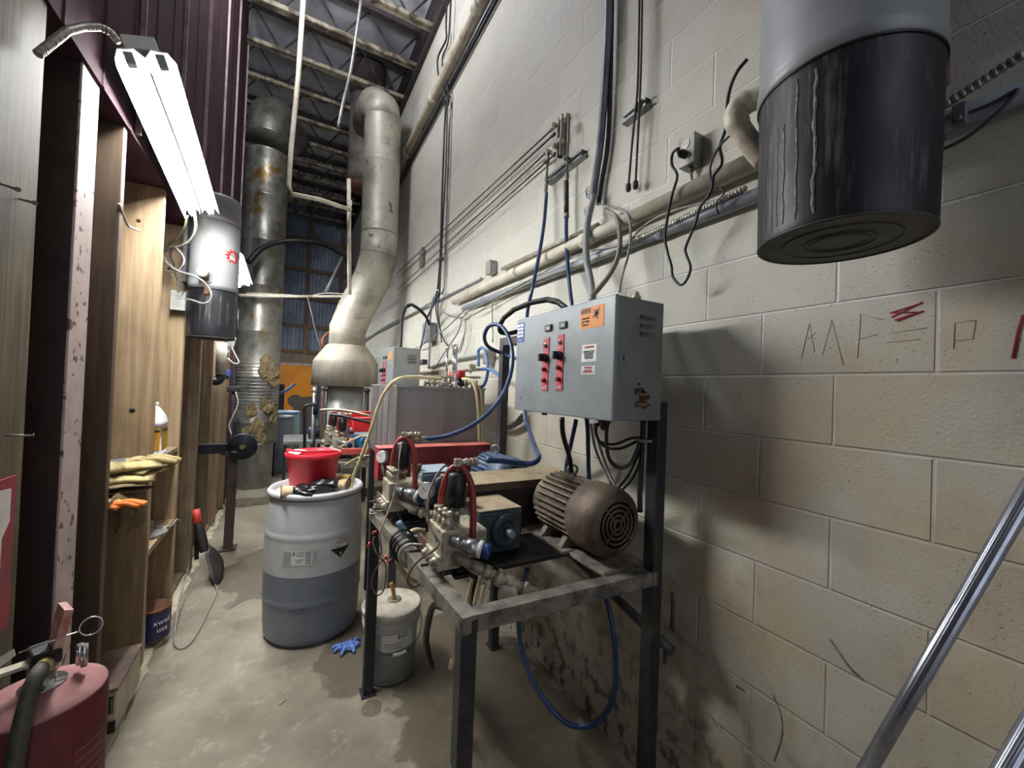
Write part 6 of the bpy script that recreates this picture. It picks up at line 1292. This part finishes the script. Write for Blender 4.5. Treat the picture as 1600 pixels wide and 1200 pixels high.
# leather gloves piled on the shelf
lg2 = M('leather_pale', (176, 160, 112), (128, 112, 74), 12, .9, 0, .4)
lg3 = M('leather_dark', (112, 98, 66), (78, 68, 46), 12, .9, 0, .4)
gcuff = M('leather_cuff', (188, 170, 118), (150, 134, 88), 10, .9, 0, .3)
orangeg = M('glove_orange', (224, 120, 40), (204, 104, 32), 10, .6, 0, .1)
GP = (
    ((-.66, 2.50, 1.062), 1.9, lg3, lg3, 'dark leather glove, bottom of the pile, hanging off the shelf edge', 1.35),
    ((-.70, 2.44, 1.090), 3.3, lg2, gcuff, 'tan leather glove pointing out from the glove pile', 1.35),
    ((-.70, 2.56, 1.112), 2.85, gcuff, lg2, 'pale leather glove in the middle of the glove pile', 1.4),
    ((-.69, 2.45, 1.140), 3.65, lg2, gcuff, 'tan leather glove with wide cuff on top of the glove pile', 1.3),
    ((-.64, 2.66, 1.135), .2, lg2, M('grey_cuff', (96, 98, 102), (74, 76, 80), 14, .8), 'leather glove with a grey cuff at the back of the glove pile', 1.2))
for (c, rz, mt, cm_, lb, s_) in GP: glove(c, rz, mt, cm_, lb, s_, name='leather_glove', cuff=1.15, wide=1.45, thick=.72)
glove((-.63, 2.33, 1.015), -.15, orangeg, lg3, 'bright orange glove sticking out under the glove pile', .8, name='orange_glove')
b = MB()
random.seed(9)
for k in range(3):
    y = 2.34 + .05 * k; b.tube([V((-.64, y, 1.06)), V((-.60, y, 1.02)), V((-.595 + .01 * k, y + .01, .96 - .02 * k)), V((-.61, y + .015, .90))], .03, 12, rad=lambda u: .032 * (1 - .35 * u))
tag(b.build('hanging_rag', lg3), 'dark rag hanging down from the glove shelf', 'rag')
# tool and coiled cable on the lower shelf
t = thing('small_transformer', 'small grimy grey device on the lower shelf inside the cable coil', 'device', (-.70, 3.05, .645))
b = MB(); b.box((-.75, 2.97, .645), (-.66, 3.10, .74), bev=.006); b.build('body', M('device_grey', (110, 106, 94), (84, 80, 70), 18, .6, .2), t)
b = MB(); b.box((-.735, 3.0, .74), (-.675, 3.07, .765), bev=.004); b.build('top_cap', darksteel, t)
t = thing('extension_cable', 'pale grey cable coiled on the lower shelf and trailing down to the floor', 'cable', (-.60, 3.1, .64))
b = MB()
for k in range(4): b.torus((-.685 + .004 * k, 3.10 + .012 * k, .652 + .007 * k), (.06 * k - .1, .05, 1), .085 - .009 * k, .0055, 36, 6)
b.build('coil', greycable, t)
b = MB(); b.tube([V((-.64, 3.17, .665)), V((-.60, 3.20, .66)), P(279, 812, x=-.585), P(291, 840, x=-.57), P(294, 880, x=-.57), P(285, 920, x=-.57), P(279, 945, x=-.56), V((-.52, 3.02, .012)), V((-.44, 3.02, .008)), P(335, 935, z=.008), P(340, 922, z=.008), P(336, 914, z=.008)], .0055, 8); b.build('trailing_end', greycable, t)
b = MB(); b.tube([P(300, 905, x=-.60), P(283, 945, x=-.60), P(270, 965, x=-.60)], .006, 8); tag(b.build('electrical_cable', greycable), 'grey cord lying along the foot of the studs behind the coffee can', 'cable')
# coffee can
cc = V((-.640, 3.10, .046)); 
t = thing('coffee_can', 'open dark blue coffee tin on the floor between two studs', 'can', cc)
b = MB(); b.lathe(cc, (0, 0, 1), [(0, 0), (0, .078), (.004, .080), (.17, .080), (.172, .083), (.178, .083), (.178, .077), (.01, .076), (.01, 0)], 36, cap=False); b.build('tin', M('tin_rust_rim', (128, 88, 66), (96, 66, 52), 20, .5, .5), t)
crf = lambda z: .0805; ca = ang(cc, .08, 254, .14)
cl = wrapped_rect(cc, crf, ca, cc.z + .083, .24, .15, M('can_blue', (24, 34, 84), (30, 42, 92), 12, .4), 'label', t, n=24)
text('xwell\nuse', .042, (0, 0, 0), (1, 0, 0), (0, 1, 0), whiteink, cl, wrap=wrapper(cc, crf, ca, cc.z + .085), ex=.0003)
# white bag edge behind the light stud
b = MB(); b.obox((-.66, 2.90, .20), (.05, .06, .30), Matrix.Rotation(.08, 3, 'X'), .012); tag(b.build('white_container', M('carton_white', (196, 190, 178), (168, 160, 146), 8, .6)), 'narrow off-white container squeezed between the light stud and the coffee tin', 'container')
# small heater
t = thing('space_heater', 'small beige space heater with a slotted grille on the floor between studs', 'heater', (-.67, 2.42, .05))
b = MB(); b.box((-.78, 2.33, .05), (-.59, 2.66, .23), bev=.006); b.build('case', M('heater_beige', (190, 182, 160), (160, 150, 128), 10, .5, .1), t)
b = MB(); b.box((-.785, 2.325, .225), (-.586, 2.665, .24), bev=.004); b.build('top_plate', M('heater_top', (128, 104, 92), (104, 84, 74), 12, .6, .2), t)
b = MB(); b.box((-.775, 2.322, .135), (-.60, 2.330, .205)); gp = b.build('grille_back', black, t)
for k in range(16):
    b = MB(); x = -.77 + k * .011; b.box((x, 2.316, .138), (x + .004, 2.323, .202)); b.build('grille_slat', M('slat_grey', (150, 146, 134), (120, 116, 104), 20, .4, .4), t)
b = MB(); b.box((-.78, 2.326, .05), (-.59, 2.332, .10)); b.build('base_skirt', black, t)
# shovel leaning at the studs
t = thing('shovel', 'small black shovel with a red collar leaning on the studs', 'shovel', P(345, 905, z=0))
sA = P(306, 796, y=4.02); sB = P(309, 818, y=3.99); sC = P(320, 862, y=3.94)
b = MB(); b.cyl(sA, sB, .026, .034, n=12); b.build('collar', M('shovel_red', (204, 74, 56), (184, 64, 50), 20, .5), t)
b = MB(); b.tube([sB, sB.lerp(sC, .5), sC], .030, 12, rad=lambda u: .030 + .006 * math.sin(u * 3.1)); b.build('shaft', M('shovel_black', (44, 42, 44), (60, 56, 54), 10, .5, .2), t)
tipL = P(333, 903, y=3.84); tipL.z = .004; tipR = P(347, 884, y=3.92); tipB = P(347, 906, y=3.83); tipB.z = .004
b = MB(); m_ = 8; front = []
o1 = P(318, 860, y=3.93); o2 = P(328, 855, y=3.96); e1 = V((tipB.x - .02, tipB.y - .01, .005)); e2 = P(347, 885, y=3.97)
grid = []
for i in range(m_ + 1):
    u_ = i / m_; wfac = math.sin(min(1, .35 + u_ * .9) * math.pi / 2); cen = ((o1 + o2) / 2).lerp((e1 + e2) / 2, u_); sd = (e2 - e1).normalized() * (.06 + .09 * min(1, u_ * 1.6)); nn = sd.cross((e1 + e2) / 2 - (o1 + o2) / 2).normalized()
    for j in range(7):
        w_ = (j - 3) / 3; grid.append(cen + sd * w_ - nn * (.022 * (1 - w_ * w_)))
fs = [(i * 7 + j, i * 7 + j + 1, (i + 1) * 7 + j + 1, (i + 1) * 7 + j) for i in range(m_) for j in range(6)]
b.add(grid, fs, True); bl = b.build('blade', MATS['shovel_black'], t); md = bl.modifiers.new('s', 'SOLIDIFY'); md.thickness = .003
b = MB(); b.tube([P(309, 815, y=4.1), P(308, 845, y=4.08), P(307, 874, y=4.05)], .016, 8); tag(b.build('tool_handle', black), 'short black handle standing directly behind the shovel', 'tool')
# pipe vise / bender on a post
t = thing('bender_stand', 'dark steel bender with a round die on a post standing in the aisle', 'tool stand', (-.427, 4.54, 0))
dk = M('bender_blue_black', (38, 42, 54), (56, 56, 60), 12, .5, .4)
b = MB(); b.bar((-.427, 4.54, .012), (-.415, 4.54, .90), .07, .07, up=(0, 1, 0)); b.build('post', M('post_brown', (86, 72, 62), (64, 54, 48), 8, .6, .3), t)
b = MB(); b.box((-.49, 4.47, 0), (-.36, 4.61, .015)); b.build('foot_plate', MATS['post_brown'], t)
b = MB(); b.lathe((-.40, 4.50, .895), (0, 0, 1), [(0, .11), (.015, .12), (.02, .11), (.03, .125), (.04, .12)], 28); b.build('round_base', steel, t)
dc = V((-.338, 4.38, .972)); b = MB(); b.lathe(dc, (0, 1, 0), [(0, .0), (0, .112), (.008, .118), (.06, .118), (.068, .112), (.068, 0)], 36, cap=False); b.build('round_die', dk, t)
b = MB(); b.lathe(dc - V((0, .002, 0)), (0, -1, 0), [(0, .024), (.004, .024)], 6); b.build('hex_hole', M('brass_hex', (150, 130, 70)), t)
b = MB(); b.box((-.66, 4.40, .915), (-.40, 4.44, .985)); b.box((-.66, 4.39, .985), (-.42, 4.45, 1.0)); b.build('arm', dk, t)
b = MB(); b.tube([V((-.225, 4.40, .995)), V((-.225, 4.40, .82))], .009, 8, smooth=False); b.cyl((-.27, 4.40, .98), (-.19, 4.40, .98), .016, n=8); b.build('screw_handle', steel, t)
# drain pipe and small things farther along the partition
t = thing('drain_elbow', 'pale vertical drain pipe with a black elbow on the far studs', 'pipe', P(338, 590, y=5.0))
b = MB(); x_ = -.60; b.cyl((x_, 5.0, P(340, 585, y=5.0).z), (x_, 5.0, P(340, 535, y=5.0).z), .045, n=14); b.build('drain_pipe', M('drain_grey', (176, 174, 160), (150, 146, 132), 8, .5), t)
z_ = P(340, 585, y=5.0).z; b = MB(); b.tube([V((x_, 5.0, z_ + .02)), V((x_, 5.0, z_ - .03)), V((x_ - .03, 4.99, z_ - .07)), V((x_ - .10, 4.98, z_ - .06)), V((x_ - .16, 4.97, z_ - .05))], .042, 12); b.build('black_elbow', black, t)
c = P(329, 541, y=4.9); b = MB(); b.obox(c, (.08, .05, .17), bev=.004); tag(b.build('small_box', M('beige_box', (190, 178, 148), (164, 152, 122), 10, .5)), 'small beige box mounted left of the pale drain pipe', 'electrical box')
for k, (px, py, sx, sz, mt, lb) in enumerate(((362, 535, .07, .12, steel, 'small tilted grey box on the far partition, above the blue valve'), (356, 583, .05, .08, M('valve_blue', (60, 80, 150), (80, 100, 160), 20, .4), 'small blue valve body on the far partition'), (365, 608, .12, .06, dk, 'dark valve cluster on the far partition, lowest'), (355, 551, .04, .04, steel, 'small round grey fitting between the tilted box and blue valve'))):
    c = P(px, py, y=5.6); b = MB(); b.obox(c, (sx, .06, sz), Matrix.Rotation(.2 if k == 0 else 0, 3, 'Y'), .008); b.cyl(c - V((0, 0, sz * .5)), c - V((0, 0, sz * .5 + .03)), .014, n=8); tag(b.build('wall_fitting', mt), lb, 'fitting')
for k, (pts, lb) in enumerate(((((362, 543, 5.5), (368, 555, 5.5), (373, 566, 5.5), (366, 568, 5.5), (356, 560, 5.5)), 'pale wire loop under the small tilted grey box'), (((368, 612, 5.5), (372, 630, 5.5), (365, 648, 5.5), (358, 665, 5.5), (362, 680, 5.5)), 'pale wire zigzagging down the far partition'))):
    b = MB(); b.tube(PYs(*pts), .007, 6); tag(b.build('loose_wire', creampaint), lb, 'cable')
# blue nitrile glove crumpled on the floor
c = P(545, 1008, z=.015); random.seed(4)
t = thing('nitrile_glove', 'crumpled blue disposable glove on the floor between the white drum and the stand leg', 'glove', c)
bm = bmesh.new(); bmesh.ops.create_icosphere(bm, subdivisions=3, radius=1)
b = MB(); b.add([V((c.x + v.co.x * .055 * (1 + .3 * math.sin(7 * v.co.y + 3 * v.co.x)), c.y + v.co.y * .045 * (1 + .25 * math.sin(9 * v.co.x)), max(.001, .014 + v.co.z * .014 * (1 + .6 * math.sin(11 * v.co.x + 5 * v.co.y))))) for v in bm.verts], [[v.index for v in f.verts] for f in bm.faces], False); bm.free()
nit = M('nitrile_blue', (96, 128, 206), (120, 150, 220), 20, .4, 0, .2)
b.build('palm', nit, t)
for (dx, dy, ex_, ey) in ((-.04, .01, -.09, .02), (-.04, -.01, -.085, -.02), (-.02, -.03, -.05, -.07), (.02, -.035, .02, -.075), (.03, .02, .07, .04)):
    b = MB(); b.tube([c + V((dx, dy, 0)), c + V(((dx + ex_) / 2, (dy + ey) / 2 + .008, .004)), c + V((ex_, ey, -.006))], .011, 8, rad=lambda u: .012 - .004 * u); b.build('finger', nit, t)
b = MB(); c = P(441, 1097, z=.003); b.cyl(c + V((-.014, -.012, 0)), c + V((.014, .012, .001)), .0035, n=6); tag(b.build('wood_chip', creamhose), 'pale sliver of wood lying on the floor in front of the white drum', 'debris')
# ================================================================== METAL POLES NEAR THE CAMERA
alu = M('ribbed_aluminium', (176, 180, 190), (148, 152, 164), 8, .28, .9, .02)
for (pa, pb, xa, xb, lb, r) in (((1600, 781), (1356, 1200), 1.27, 1.18, 'ribbed aluminium pole leaning across the lower right of the block wall', .0150), ((1600, 1152), (1572, 1200), 1.20, 1.17, 'second aluminium pole just showing in the bottom right corner', .0150)):
    a = P(*pa, x=xa); c = P(*pb, x=xb); d = (c - a).normalized(); foot = c + d * (c.z / -d.z); topp = a - d * (.35 if pa[1] < 800 else .55)
    t = thing('metal_pole', lb, 'pole', foot)
    b = MB(); uu = V((1, 0, 0)).cross(d).normalized(); ww = d.cross(uu); n = 48; vs = []
    for e in (foot, topp):
        for i in range(n):
            an = 2 * math.pi * i / n; rr = r * (1 + .035 * math.cos(16 * an)); vs.append(e + (uu * math.cos(an) + ww * math.sin(an)) * rr)
    b.add(vs, [(i, (i + 1) % n, n + (i + 1) % n, n + i) for i in range(n)] + [list(range(n)), [n + i for i in range(n)][::-1]], True); b.build('tube', alu, t)
    b = MB(); b.cyl(foot + V((0, 0, .001)), foot - d * .05, r * 1.25, n=16); b.build('rubber_foot', black, t)
